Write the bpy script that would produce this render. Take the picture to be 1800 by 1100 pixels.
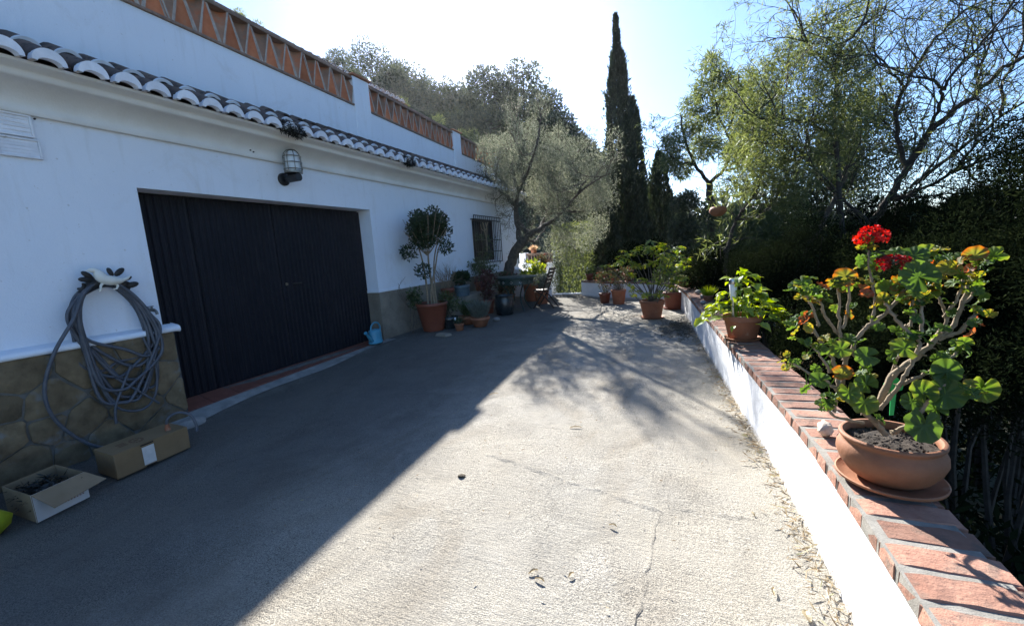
import bpy, math, random
import numpy as np
from mathutils import Vector, Matrix

for o in list(bpy.data.objects):
    bpy.data.objects.remove(o)
S = bpy.context.scene
COL = S.collection
R = math.radians

# ------------------------------------------------------------------ camera
EYE = (0.0, 0.0, 1.45)
F_PX, YAW, PITCH, ROLL = 740.281, 0.3922, 0.1449, -0.0660      # focal length for an 1800 px wide frame, radians


def cam_axes():
    cy, sy = math.cos(YAW), math.sin(YAW)
    fw = Vector((-sy * math.cos(PITCH), cy * math.cos(PITCH), -math.sin(PITCH)))
    r0 = Vector((cy, sy, 0))
    u0 = r0.cross(fw)
    return (math.cos(ROLL) * r0 + math.sin(ROLL) * u0, -math.sin(ROLL) * r0 + math.cos(ROLL) * u0, fw)


AX_R, AX_U, AX_F = cam_axes()
cd = bpy.data.cameras.new('camera')
cam = bpy.data.objects.new('camera', cd)
COL.objects.link(cam)
cd.sensor_width = 36.0
cd.lens = F_PX / 1800 * 36.0
cd.clip_start = 0.05
cd.clip_end = 2000
m = Matrix((AX_R, AX_U, -AX_F)).transposed().to_4x4()
m.translation = EYE
cam.matrix_world = m
S.camera = cam

# ------------------------------------------------------------------ sky, sun, exposure
SUN = Vector((-0.82, 1.58, 1.0)).normalized()
world = bpy.data.worlds.new('World')
S.world = world
world.use_nodes = True
nt = world.node_tree
nt.nodes.clear()
sky = nt.nodes.new('ShaderNodeTexSky')
sky.sky_type = 'NISHITA'
sky.sun_disc = False
sky.sun_elevation = math.asin(SUN.z)
sky.sun_rotation = math.atan2(SUN.x, SUN.y)
sky.altitude = 100
sky.air_density = 1.0
sky.dust_density = 0.55
sky.ozone_density = 7.0
bg = nt.nodes.new('ShaderNodeBackground')
bg.inputs['Strength'].default_value = 0.070
wo = nt.nodes.new('ShaderNodeOutputWorld')
nt.links.new(sky.outputs[0], bg.inputs['Color'])
nt.links.new(bg.outputs[0], wo.inputs['Surface'])
sl = bpy.data.lights.new('sun', 'SUN')
sl.energy = 5.0
sl.angle = R(0.53)
sl.color = (1.0, 0.965, 0.91)
so = bpy.data.objects.new('sun', sl)
COL.objects.link(so)
so.rotation_euler = SUN.to_track_quat('Z', 'Y').to_euler()
so.location = (0, 0, 30)
S.view_settings.view_transform = 'Standard'
S.view_settings.look = 'None'
S.view_settings.gamma = 1
S.view_settings.use_curve_mapping = False
S.view_settings.exposure = 1.9
S.render.engine = 'CYCLES'
S.cycles.max_bounces = 7
S.cycles.diffuse_bounces = 4
S.cycles.transmission_bounces = 6
S.cycles.transparent_max_bounces = 8

# ------------------------------------------------------------------ helpers
rng = np.random.default_rng(7)
random.seed(7)
ORG = {}


def ground_z(x, y):
    """driveway height: it falls a little towards the near end along the house wall"""
    w = min(1, max(0, (-x - 1.2) / 2.8))
    w = w * w * (3 - 2 * w)
    t = min(4.2, max(0, 6.2 - y))
    return -0.042 * t * w


def pix(px, py, y):
    """the point at distance y along the driveway that a viewer at the gate sees in direction (px, py)"""
    d = AX_R * ((px - 900) / F_PX) - AX_U * ((py - 550) / F_PX) + AX_F
    return Vector(EYE) + d * (y / d.y)


class MB:
    def __init__(s):
        s.v, s.f = [], []

    def add(s, vs, fs):
        n = len(s.v)
        s.v += [tuple(v) for v in vs]
        s.f += [tuple(i + n for i in f) for f in fs]
        return s

    def box(s, x0, x1, y0, y1, z0, z1):
        v = [(x, y, z) for z in (z0, z1) for y in (y0, y1) for x in (x0, x1)]
        return s.add(v, [(0, 2, 3, 1), (4, 5, 7, 6), (0, 1, 5, 4), (2, 6, 7, 3), (0, 4, 6, 2), (1, 3, 7, 5)])

    def hexa(s, a, b):
        """a, b: two matching quads (4 points each)"""
        return s.add(list(a) + list(b), [(3, 2, 1, 0), (4, 5, 6, 7), (0, 1, 5, 4), (1, 2, 6, 5), (2, 3, 7, 6), (3, 0, 4, 7)])

    def tube(s, pts, rad, n=8, cap=True, closed=False):
        pts = [Vector(p) for p in pts]
        if not hasattr(rad, '__len__'):
            rad = [rad] * len(pts)
        m_ = len(pts)
        base = len(s.v)
        ref = None
        for i, p in enumerate(pts):
            if closed:
                t = pts[(i + 1) % m_] - pts[i - 1]
            else:
                t = pts[min(i + 1, m_ - 1)] - pts[max(i - 1, 0)]
            t.normalize()
            if ref is None:
                ref = t.orthogonal().normalized()
            ref = (ref - t * ref.dot(t))
            ref = ref.normalized() if ref.length > 1e-6 else t.orthogonal().normalized()
            b = t.cross(ref)
            for k in range(n):
                a = 2 * math.pi * k / n
                q = p + (ref * math.cos(a) + b * math.sin(a)) * rad[i]
                s.v.append(tuple(q))
        for i in range(m_ if closed else m_ - 1):
            j = (i + 1) % m_
            for k in range(n):
                k2 = (k + 1) % n
                s.f.append((base + i * n + k, base + i * n + k2, base + j * n + k2, base + j * n + k))
        if cap and not closed:
            s.f.append(tuple(base + k for k in reversed(range(n))))
            s.f.append(tuple(base + (m_ - 1) * n + k for k in range(n)))
        return s

    def lathe(s, prof, c=(0, 0, 0), n=24, sq=None):
        """prof: (radius, z) outer bottom to inner end; sq = (sx, sy)"""
        sx, sy = sq or (1, 1)
        base = len(s.v)
        for r, z in prof:
            for k in range(n):
                a = 2 * math.pi * k / n
                s.v.append((c[0] + r * sx * math.cos(a), c[1] + r * sy * math.sin(a), c[2] + z))
        for i in range(len(prof) - 1):
            for k in range(n):
                k2 = (k + 1) % n
                s.f.append((base + i * n + k, base + i * n + k2, base + (i + 1) * n + k2, base + (i + 1) * n + k))
        s.f.append(tuple(base + k for k in reversed(range(n))))
        s.f.append(tuple(base + (len(prof) - 1) * n + k for k in range(n)))
        return s

    def ball(s, c, r, n=10, m_=6):
        rx, ry, rz = r if hasattr(r, '__len__') else (r, r, r)
        base = len(s.v)
        for i in range(m_ + 1):
            p = math.pi * i / m_
            for k in range(n):
                a = 2 * math.pi * k / n
                s.v.append((c[0] + rx * math.sin(p) * math.cos(a), c[1] + ry * math.sin(p) * math.sin(a), c[2] - rz * math.cos(p)))
        for i in range(m_):
            for k in range(n):
                k2 = (k + 1) % n
                s.f.append((base + i * n + k, base + i * n + k2, base + (i + 1) * n + k2, base + (i + 1) * n + k))
        return s


def org(parent):
    return ORG.get(parent.name, Vector((0, 0, 0))) if parent else Vector((0, 0, 0))


def link(name, data, parent=None):
    o = bpy.data.objects.new(name, data)
    COL.objects.link(o)
    if parent:
        o.parent = parent
    return o


def meshdata(name, v, f, mat, smooth=False, shift=None):
    me = bpy.data.meshes.new(name)
    if shift is not None and shift.length > 0:
        v = [(a - shift.x, b - shift.y, c - shift.z) for a, b, c in v]
    me.from_pydata(v, [], f)
    me.materials.append(mat)
    if smooth:
        me.polygons.foreach_set('use_smooth', [True] * len(me.polygons))
    me.update()
    return me


def obj(name, mb, mat, parent=None, smooth=False, bevel=0, kind=None, label=None, seg=2):
    sh = org(parent)
    o = link(name, meshdata(name, mb.v, mb.f, mat, smooth, sh), parent)
    ORG[o.name] = sh
    if bevel:
        b = o.modifiers.new('bevel', 'BEVEL')
        b.width = bevel
        b.segments = seg
        b.limit_method = 'ANGLE'
        b.angle_limit = R(40)
        for p in o.data.polygons:
            p.use_smooth = True
        o.data.set_sharp_from_angle(angle=R(50)) if hasattr(o.data, 'set_sharp_from_angle') else None
    elif smooth and hasattr(o.data, 'set_sharp_from_angle'):
        o.data.set_sharp_from_angle(angle=R(55))
    if kind:
        o['kind'] = kind
    if label:
        o['label'] = label
    return o


def tag(o, label, cat, group=None):
    o['label'] = label
    o['category'] = cat
    if group:
        o['group'] = group
    return o


def thing(name, loc, label, cat, group=None):
    o = bpy.data.objects.new(name, None)
    COL.objects.link(o)
    o.empty_display_size = 0.1
    o.location = loc
    ORG[o.name] = Vector(loc)
    return tag(o, label, cat, group)


def piece(name, me, parent, loc, rot=(0, 0, 0), scale=(1, 1, 1)):
    """a part that shares mesh data; loc in world coordinates"""
    o = link(name, me, parent)
    o.location = Vector(loc) - org(parent)
    o.rotation_euler = rot
    o.scale = scale
    return o


# ------------------------------------------------------------------ materials
def node(t, kind, **kw):
    n = t.nodes.new(kind)
    for k, v in kw.items():
        setattr(n, k, v)
    return n


def newmat(name):
    mt = bpy.data.materials.new(name)
    mt.use_nodes = True
    t = mt.node_tree
    b = t.nodes['Principled BSDF']
    return mt, t, b


def noise(t, scale, detail=4, rough=0.55, vec=None, dist=0.0):
    n = node(t, 'ShaderNodeTexNoise')
    n.inputs['Scale'].default_value = scale
    n.inputs['Detail'].default_value = detail
    n.inputs['Roughness'].default_value = rough
    n.inputs['Distortion'].default_value = dist
    if vec is not None:
        t.links.new(vec, n.inputs['Vector'])
    return n.outputs['Fac']


def ramp(t, fac, stops):
    r = node(t, 'ShaderNodeValToRGB')
    e = r.color_ramp.elements
    while len(e) < len(stops):
        e.new(0.5)
    for i, (p, c) in enumerate(stops):
        e[i].position = p
        e[i].color = (*c, 1) if len(c) == 3 else c
    t.links.new(fac, r.inputs['Fac'])
    return r.outputs['Color']


def mixc(t, fac, a, b, mode='MIX'):
    n = node(t, 'ShaderNodeMix', data_type='RGBA', blend_type=mode)
    for i, v in ((0, fac), (6, a), (7, b)):
        if isinstance(v, (int, float)):
            n.inputs[i].default_value = v
        elif isinstance(v, tuple):
            n.inputs[i].default_value = (*v, 1)
        else:
            t.links.new(v, n.inputs[i])
    return n.outputs[2]


def math_(t, op, a, b=None):
    n = node(t, 'ShaderNodeMath', operation=op)
    for i, v in enumerate((a, b)):
        if v is None:
            continue
        if isinstance(v, (int, float)):
            n.inputs[i].default_value = v
        else:
            t.links.new(v, n.inputs[i])
    return n.outputs[0]


def bump(t, b, h, dist=0.01, strength=0.6):
    n = node(t, 'ShaderNodeBump')
    n.inputs['Distance'].default_value = dist
    n.inputs['Strength'].default_value = strength
    t.links.new(h, n.inputs['Height'])
    t.links.new(n.outputs[0], b.inputs['Normal'])
    return n


def objvec(t, scale=None):
    c = node(t, 'ShaderNodeTexCoord').outputs['Object']
    if scale:
        mp = node(t, 'ShaderNodeMapping')
        mp.inputs['Scale'].default_value = scale
        t.links.new(c, mp.inputs['Vector'])
        return mp.outputs[0]
    return c


def posvec(t, scale=None):
    c = node(t, 'ShaderNodeNewGeometry').outputs['Position']
    if scale:
        mp = node(t, 'ShaderNodeMapping')
        mp.inputs['Scale'].default_value = scale
        t.links.new(c, mp.inputs['Vector'])
        return mp.outputs[0]
    return c


def surf(name, c1, c2, scale=6, rough=0.8, bumpd=0.004, bscale=None, metal=0, spec=0.4, var=0.0, spots=None, detail=6):
    """mottled surface: c1..c2 by noise, optional per-object variation, optional spots (colour, scale, threshold)"""
    mt, t, b = newmat(name)
    v = posvec(t)
    col = ramp(t, noise(t, scale, detail, 0.62, v), [(0.32, c1), (0.68, c2)])
    if spots:
        sc, ss, th = spots
        f = ramp(t, noise(t, ss, 6, 0.6, v), [(th, (0, 0, 0)), (min(1, th + 0.12), (1, 1, 1))])
        col = mixc(t, f, col, sc)
    if var:
        oi = node(t, 'ShaderNodeObjectInfo').outputs['Random']
        k = math_(t, 'MULTIPLY_ADD', oi, 2 * var)
        k.node.inputs[2].default_value = 1 - var
        h = node(t, 'ShaderNodeHueSaturation')
        t.links.new(col, h.inputs['Color'])
        t.links.new(k, h.inputs['Value'])
        col = h.outputs[0]
    t.links.new(col, b.inputs['Base Color'])
    b.inputs['Roughness'].default_value = rough
    b.inputs['Metallic'].default_value = metal
    b.inputs['Specular IOR Level'].default_value = spec
    if bumpd:
        bump(t, b, noise(t, bscale or scale * 12, 8, 0.7, v), bumpd)
    return mt


def leafmat(name, stops, trans=0.42, rough=0.5, gloss=0.04, hue=0.485):
    mt = bpy.data.materials.new(name)
    mt.use_nodes = True
    t = mt.node_tree
    t.nodes.clear()
    a = node(t, 'ShaderNodeAttribute', attribute_name='rnd')
    col = ramp(t, a.outputs['Fac'], stops)
    d = node(t, 'ShaderNodeBsdfDiffuse')
    tr = node(t, 'ShaderNodeBsdfTranslucent')
    gl = node(t, 'ShaderNodeBsdfGlossy')
    gl.inputs['Roughness'].default_value = rough
    gl.inputs['Color'].default_value = (0.9, 0.95, 1, 1)
    t.links.new(col, d.inputs['Color'])
    hs = node(t, 'ShaderNodeHueSaturation')
    hs.inputs['Value'].default_value = 1.5
    hs.inputs['Saturation'].default_value = 1.15
    hs.inputs['Hue'].default_value = hue
    t.links.new(col, hs.inputs['Color'])
    t.links.new(hs.outputs[0], tr.inputs['Color'])
    m1 = node(t, 'ShaderNodeMixShader')
    m1.inputs[0].default_value = trans
    t.links.new(d.outputs[0], m1.inputs[1])
    t.links.new(tr.outputs[0], m1.inputs[2])
    m2 = node(t, 'ShaderNodeMixShader')
    m2.inputs[0].default_value = gloss
    t.links.new(m1.outputs[0], m2.inputs[1])
    t.links.new(gl.outputs[0], m2.inputs[2])
    out = node(t, 'ShaderNodeOutputMaterial')
    t.links.new(m2.outputs[0], out.inputs['Surface'])
    return mt


M = {}
# white lime-washed plaster
mt, t, b = newmat('white_plaster')
v = posvec(t)
c = ramp(t, noise(t, 1.1, 6, 0.6, v), [(0.25, (0.70, 0.74, 0.80)), (0.75, (0.75, 0.79, 0.845))])
streak = ramp(t, noise(t, 3.0, 5, 0.6, posvec(t, (3, 3, 0.35))), [(0.55, (0, 0, 0)), (0.78, (0.6, 0.6, 0.6))])
c = mixc(t, streak, c, (0.62, 0.64, 0.66))
blot = ramp(t, noise(t, 1.7, 7, 0.7, v, 0.6), [(0.56, (0, 0, 0)), (0.72, (0.5, 0.5, 0.5))])
c = mixc(t, blot, c, (0.60, 0.60, 0.60))
speck = ramp(t, noise(t, 26, 3, 0.5, v), [(0.70, (0, 0, 0)), (0.74, (0.5, 0.5, 0.5))])
c = mixc(t, speck, c, (0.45, 0.43, 0.40))
t.links.new(c, b.inputs['Base Color'])
b.inputs['Roughness'].default_value = 0.9
b.inputs['Specular IOR Level'].default_value = 0.2
hh = math_(t, 'ADD', noise(t, 5, 6, 0.6, v), math_(t, 'MULTIPLY', noise(t, 90, 4, 0.6, v), 0.22))
hh = math_(t, 'ADD', hh, math_(t, 'MULTIPLY', noise(t, 1.2, 3, 0.5, v), 2.0))
bump(t, b, hh, 0.016, 0.6)
M['plaster'] = mt
M['white_paint'] = surf('white_paint', (0.66, 0.68, 0.72), (0.77, 0.79, 0.83), 14, 0.8, 0.003, 60, var=0.08, spots=((0.40, 0.38, 0.34), 9, 0.66))
M['cream'] = surf('cream_plaster', (0.66, 0.645, 0.60), (0.76, 0.75, 0.715), 2.2, 0.9, 0.004, 40)


# driveway: brushed, worn concrete
mt, t, b = newmat('worn_concrete')
v = posvec(t)
n_big = noise(t, 0.45, 5, 0.6, v)
n_mid = noise(t, 2.3, 7, 0.68, v, 0.8)
n_fin = noise(t, 60, 5, 0.75, v)
n_grit = noise(t, 165, 3, 0.6, v)
n_pit = noise(t, 38, 3, 0.6, v, 0.5)
base = ramp(t, n_mid, [(0.28, (0.215, 0.202, 0.178)), (0.48, (0.305, 0.288, 0.252)), (0.72, (0.375, 0.353, 0.31))])
base = mixc(t, ramp(t, n_big, [(0.42, (0, 0, 0)), (0.60, (0.65, 0.65, 0.65))]), base, (0.36, 0.325, 0.262))
# brown stains in rings and blotches
st_ = ramp(t, noise(t, 0.9, 6, 0.6, posvec(t, (1.3, 0.8, 1)), 1.2), [(0.52, (0, 0, 0)), (0.64, (0.38, 0.38, 0.38)), (0.72, (0.30, 0.30, 0.30)), (0.9, (0, 0, 0))])
base = mixc(t, st_, base, (0.20, 0.165, 0.12))
# grit: pale and dark grains where the skin has worn off
wear = ramp(t, noise(t, 1.2, 7, 0.72, v, 0.5), [(0.42, (0.45, 0.45, 0.45)), (0.60, (1, 1, 1))])
grain = ramp(t, n_grit, [(0.34, (0.34, 0.33, 0.33)), (0.47, (0.86, 0.86, 0.86)), (0.62, (1.42, 1.42, 1.40))])
base = mixc(t, wear, base, mixc(t, 1.0, base, grain, 'MULTIPLY'))
pits = ramp(t, n_pit, [(0.27, (0.55, 0.55, 0.55)), (0.35, (1, 1, 1))])
base = mixc(t, 1.0, base, pits, 'MULTIPLY')
# long drag marks of the broom, along and across the drive
brush = noise(t, 5, 5, 0.7, posvec(t, (9, 1.2, 1)))
brush2 = noise(t, 6, 5, 0.7, posvec(t, (0.9, 8, 1)))
base = mixc(t, ramp(t, brush, [(0.52, (0, 0, 0)), (0.74, (0.35, 0.35, 0.35))]), base, (0.17, 0.16, 0.14))
base = mixc(t, ramp(t, brush2, [(0.54, (0, 0, 0)), (0.72, (0.40, 0.40, 0.40))]), base, (0.19, 0.175, 0.15))
# worn strip along the house, darkened in colour to deepen its shade; ragged edges, with a cleaner band by the wall
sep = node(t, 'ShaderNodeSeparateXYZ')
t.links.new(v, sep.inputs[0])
shade_wear = math_(t, 'ADD', sep.outputs[0], math_(t, 'MULTIPLY', noise(t, 1.0, 6, 0.65, v), 2.2))
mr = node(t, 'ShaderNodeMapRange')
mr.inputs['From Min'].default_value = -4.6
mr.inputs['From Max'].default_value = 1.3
t.links.new(shade_wear, mr.inputs['Value'])
shade_wear_mask = ramp(t, mr.outputs[0], [(0.0, (0.05, 0.05, 0.05)), (0.16, (0.9, 0.9, 0.9)), (0.50, (0.8, 0.8, 0.8)), (0.72, (0, 0, 0))])
base = mixc(t, math_(t, 'MULTIPLY', shade_wear_mask, 0.82), base, mixc(t, 1.0, (0.060, 0.056, 0.051), grain, 'MULTIPLY'))
t.links.new(base, b.inputs['Base Color'])
b.inputs['Roughness'].default_value = 0.95
b.inputs['Specular IOR Level'].default_value = 0.15
h = math_(t, 'ADD', math_(t, 'MULTIPLY', n_fin, 0.7), math_(t, 'MULTIPLY', n_grit, 0.6))
h = math_(t, 'ADD', h, math_(t, 'MULTIPLY', brush, 0.5))
h = math_(t, 'ADD', h, math_(t, 'MULTIPLY', brush2, 0.6))
h = math_(t, 'ADD', h, math_(t, 'MULTIPLY', n_mid, 1.4))
h = math_(t, 'ADD', h, math_(t, 'MULTIPLY', pits, 0.25))
bump(t, b, h, 0.018, 0.68)
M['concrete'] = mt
mt, t, b = newmat('parapet_paint')
v = posvec(t)
c = ramp(t, noise(t, 12, 6, 0.6, v), [(0.3, (0.70, 0.72, 0.75)), (0.7, (0.78, 0.80, 0.83))])
sp = node(t, 'ShaderNodeSeparateXYZ')
t.links.new(v, sp.inputs[0])
low = ramp(t, math_(t, 'ADD', sp.outputs[2], math_(t, 'MULTIPLY', noise(t, 22, 6, 0.7, v), 0.16)), [(0.075, (0.8, 0.8, 0.8)), (0.13, (0, 0, 0))])
c = mixc(t, low, c, (0.36, 0.32, 0.26))
sp2 = ramp(t, noise(t, 34, 4, 0.6, v), [(0.66, (0, 0, 0)), (0.72, (0.7, 0.7, 0.7))])
c = mixc(t, sp2, c, (0.38, 0.35, 0.31))
t.links.new(c, b.inputs['Base Color'])
b.inputs['Roughness'].default_value = 0.85
bump(t, b, math_(t, 'ADD', noise(t, 14, 6, 0.65, v), math_(t, 'MULTIPLY', noise(t, 5, 4, 0.6, posvec(t, (1, 1, 0.2))), 1.5)), 0.014, 0.7)
M['parapet'] = mt
M['cement'] = surf('pale_cement', (0.20, 0.195, 0.18), (0.34, 0.33, 0.30), 7, 0.9, 0.006, 80)
M['mortar'] = surf('mortar', (0.17, 0.16, 0.14), (0.28, 0.265, 0.235), 18, 0.95, 0.005, 150)
M['stone'] = surf('field_stone', (0.095, 0.068, 0.036), (0.21, 0.155, 0.088), 7, 0.85, 0.02, 22, var=0.25, spots=((0.17, 0.165, 0.15), 5, 0.56))
M['joint'] = surf('grey_joint', (0.085, 0.08, 0.068), (0.16, 0.155, 0.14), 9, 0.95, 0.010, 60)
M['slabstone'] = surf('smooth_stone', (0.17, 0.145, 0.11), (0.27, 0.235, 0.18), 3, 0.85, 0.006, 40, var=0.12)
M['tile'] = surf('weathered_tile', (0.060, 0.045, 0.040), (0.16, 0.105, 0.080), 9, 0.85, 0.006, 60, var=0.3, spots=((0.028, 0.026, 0.024), 12, 0.55))
M['brick'] = surf('paver_brick', (0.235, 0.112, 0.076), (0.34, 0.185, 0.13), 12, 0.9, 0.014, 50, var=0.28, spots=((0.16, 0.11, 0.085), 9, 0.53))
M['terracotta'] = surf('terracotta', (0.24, 0.085, 0.042), (0.33, 0.13, 0.066), 8, 0.75, 0.003, 60, var=0.1, spots=((0.45, 0.30, 0.21), 7, 0.64))
M['old_terracotta'] = surf('old_terracotta', (0.25, 0.10, 0.048), (0.37, 0.165, 0.085), 5, 0.75, 0.004, 50, spots=((0.45, 0.31, 0.21), 7, 0.62))
M['plastic_pot'] = surf('brown_pot', (0.165, 0.045, 0.024), (0.205, 0.06, 0.032), 6, 0.5, 0.001, 60)
M['lattice_grey'] = surf('weathered_lattice', (0.22, 0.15, 0.11), (0.40, 0.22, 0.14), 5, 0.9, 0.005, 50, var=0.2, spots=((0.46, 0.17, 0.085), 4, 0.50))
M['lattice'] = surf('lattice_tile', (0.42, 0.14, 0.065), (0.56, 0.22, 0.11), 6, 0.85, 0.004, 50, var=0.25, spots=((0.36, 0.25, 0.19), 5, 0.62))
M['rail'] = surf('rail_brick', (0.145, 0.10, 0.078), (0.26, 0.175, 0.13), 16, 0.9, 0.008, 60, var=0.15)
M['door'] = surf('dark_navy_paint', (0.0065, 0.0070, 0.0115), (0.010, 0.0105, 0.016), 8, 0.6, 0.0, metal=0, spec=0.22)
M['lat_rim'] = surf('lattice_rim', (0.30, 0.25, 0.21), (0.46, 0.40, 0.35), 14, 0.9, 0.004, 60)
M['iron'] = surf('black_iron', (0.012, 0.012, 0.012), (0.022, 0.021, 0.02), 30, 0.5, 0.001, 90)
mt, t, b = newmat('dusty_navy_paint')
v = posvec(t)
c = ramp(t, noise(t, 3, 6, 0.65, v), [(0.3, (0.0062, 0.0068, 0.011)), (0.7, (0.0095, 0.010, 0.0155))])
dust = ramp(t, noise(t, 4, 7, 0.7, posvec(t, (1, 2.5, 0.5)), 0.4), [(0.52, (0, 0, 0)), (0.75, (0.35, 0.35, 0.35))])
c = mixc(t, dust, c, (0.028, 0.028, 0.03))
t.links.new(c, b.inputs['Base Color'])
b.inputs['Roughness'].default_value = 0.6
b.inputs['Specular IOR Level'].default_value = 0.2
M['door'] = mt
M['iron_green'] = surf('green_iron', (0.012, 0.03, 0.026), (0.022, 0.05, 0.042), 20, 0.45, 0.001, 90)
M['sill'] = surf('red_floor_tile', (0.145, 0.052, 0.036), (0.20, 0.075, 0.05), 12, 0.6, 0.002, 60)
M['hose'] = surf('grey_hose', (0.055, 0.06, 0.072), (0.10, 0.105, 0.12), 14, 0.45, 0.001, 60)
M['card'] = surf('brown_card', (0.19, 0.125, 0.06), (0.235, 0.155, 0.078), 5, 0.85, 0.001, 100)
M['card_dark'] = surf('inner_card', (0.20, 0.14, 0.08), (0.26, 0.19, 0.115), 5, 0.85, 0.001, 100)
M['card_white'] = surf('white_card', (0.46, 0.45, 0.43), (0.54, 0.53, 0.51), 5, 0.7, 0.0005, 100)
M['ink'] = surf('brown_ink', (0.10, 0.045, 0.022), (0.15, 0.07, 0.035), 60, 0.9, 0)
M['ink_red'] = surf('red_ink', (0.30, 0.16, 0.14), (0.22, 0.09, 0.07), 60, 0.9, 0)
M['paper'] = surf('paper_label', (0.55, 0.53, 0.48), (0.64, 0.62, 0.57), 20, 0.8, 0)
M['can'] = surf('blue_plastic', (0.05, 0.25, 0.36), (0.065, 0.30, 0.42), 4, 0.4, 0.0008, 60, spec=0.5)
M['bowl'] = surf('bowl_clay', (0.18, 0.072, 0.034), (0.29, 0.125, 0.062), 5, 0.7, 0.004, 50, spots=((0.36, 0.22, 0.14), 6, 0.64))
M['soil'] = surf('soil', (0.018, 0.013, 0.009), (0.05, 0.036, 0.025), 40, 0.95, 0.012, 90)
M['bark'] = surf('grey_bark', (0.055, 0.045, 0.035), (0.15, 0.125, 0.10), 14, 0.9, 0.012, 45)
M['bark_dark'] = surf('dark_bark', (0.028, 0.023, 0.018), (0.07, 0.056, 0.043), 14, 0.9, 0.012, 45)
M['bark_pale'] = surf('pale_stem', (0.17, 0.13, 0.085), (0.30, 0.23, 0.15), 40, 0.85, 0.005, 90, spots=((0.12, 0.085, 0.05), 60, 0.6))
M['wood'] = surf('dark_wood', (0.030, 0.017, 0.011), (0.06, 0.035, 0.022), 20, 0.6, 0.002, 60)
M['earth'] = surf('garden_earth', (0.045, 0.036, 0.024), (0.10, 0.082, 0.055), 1.5, 0.95, 0.03, 12)
M['hill'] = surf('scrub_ground', (0.03, 0.036, 0.018), (0.08, 0.075, 0.04), 0.5, 0.95, 0.05, 4)
M['bird'] = surf('cream_enamel', (0.66, 0.64, 0.56), (0.74, 0.72, 0.64), 12, 0.4, 0.001, 60)
M['metal'] = surf('dull_metal', (0.16, 0.145, 0.12), (0.27, 0.25, 0.21), 40, 0.4, 0.001, 90, metal=0.9)
M['steel'] = surf('brushed_steel', (0.42, 0.42, 0.42), (0.55, 0.55, 0.55), 40, 0.3, 0.0005, 90, metal=1)
M['frost'] = surf('frosted_shade', (0.74, 0.74, 0.73), (0.80, 0.80, 0.79), 20, 0.35, 0)
M['green_plastic'] = surf('green_plastic', (0.03, 0.40, 0.10), (0.035, 0.46, 0.12), 8, 0.35, 0)
M['bagmat'] = surf('yellow_bag', (0.40, 0.42, 0.03), (0.30, 0.36, 0.02), 9, 0.35, 0.012, 16, spec=0.5, spots=((0.05, 0.12, 0.02), 8, 0.62))
M['black_plastic'] = surf('black_plastic', (0.010, 0.010, 0.011), (0.016, 0.016, 0.017), 9, 0.4, 0.001, 60)
M['glaze'] = surf('dark_glaze', (0.012, 0.018, 0.02), (0.022, 0.028, 0.03), 9, 0.25, 0.001, 60, spec=0.6)
M['glaze_blue'] = surf('blue_grey_glaze', (0.075, 0.115, 0.135), (0.10, 0.15, 0.17), 9, 0.35, 0.001, 60)
M['shell'] = surf('pale_shell', (0.42, 0.33, 0.25), (0.60, 0.52, 0.43), 50, 0.6, 0.006, 70)
M['pebble'] = surf('grey_pebble', (0.20, 0.19, 0.17), (0.32, 0.30, 0.27), 30, 0.8, 0.006, 60)
M['moss'] = leafmat('dry_moss', [(0, (0.010, 0.009, 0.006)), (1, (0.03, 0.026, 0.016))], 0.1)
M['dry'] = leafmat('dry_leaf', [(0, (0.12, 0.085, 0.045)), (0.5, (0.27, 0.20, 0.11)), (0.85, (0.40, 0.34, 0.21)), (1, (0.20, 0.24, 0.09))], 0.2)
M['olive'] = leafmat('olive_leaf', [(0, (0.055, 0.068, 0.045)), (0.5, (0.115, 0.128, 0.088)), (1, (0.24, 0.245, 0.18))], 0.52)
M['acacia'] = leafmat('acacia_leaf', [(0, (0.050, 0.070, 0.023)), (0.5, (0.10, 0.128, 0.042)), (1, (0.18, 0.20, 0.075))], 0.52)
M['cypress'] = leafmat('cypress_leaf', [(0, (0.012, 0.020, 0.009)), (0.6, (0.028, 0.042, 0.017)), (1, (0.055, 0.070, 0.028))], 0.25)
M['pine'] = leafmat('pine_needle', [(0, (0.018, 0.028, 0.013)), (0.5, (0.04, 0.055, 0.024)), (1, (0.085, 0.10, 0.042))], 0.32)
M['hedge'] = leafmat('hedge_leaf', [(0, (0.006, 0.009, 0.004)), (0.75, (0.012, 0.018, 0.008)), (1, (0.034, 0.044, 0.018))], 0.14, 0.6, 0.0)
M['shrub'] = leafmat('shrub_leaf', [(0, (0.025, 0.045, 0.014)), (0.6, (0.055, 0.085, 0.025)), (1, (0.11, 0.145, 0.04))], 0.4)
M['lime'] = leafmat('lime_leaf', [(0, (0.11, 0.19, 0.012)), (0.5, (0.20, 0.28, 0.018)), (1, (0.33, 0.38, 0.03))], 0.5)
M['scheff'] = leafmat('palmate_leaf', [(0, (0.08, 0.14, 0.020)), (0.5, (0.17, 0.235, 0.03)), (1, (0.36, 0.35, 0.06))], 0.48)
M['silver'] = leafmat('silver_leaf', [(0, (0.07, 0.085, 0.065)), (1, (0.18, 0.20, 0.165))], 0.25)
M['dark_leaf'] = leafmat('dark_glossy_leaf', [(0, (0.012, 0.026, 0.010)), (1, (0.038, 0.065, 0.022))], 0.3, 0.4, 0.035)
M['red_leaf'] = leafmat('red_leaf', [(0, (0.035, 0.010, 0.009)), (0.6, (0.09, 0.02, 0.018)), (1, (0.06, 0.06, 0.022))], 0.3)
M['petal_shaded'] = leafmat('shaded_red_petal', [(0, (0.13, 0.003, 0.004)), (1, (0.32, 0.008, 0.008))], 0.25, 0.6, 0.02, hue=0.5)  # petal red darkened to stand for shade on the lower blooms
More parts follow.
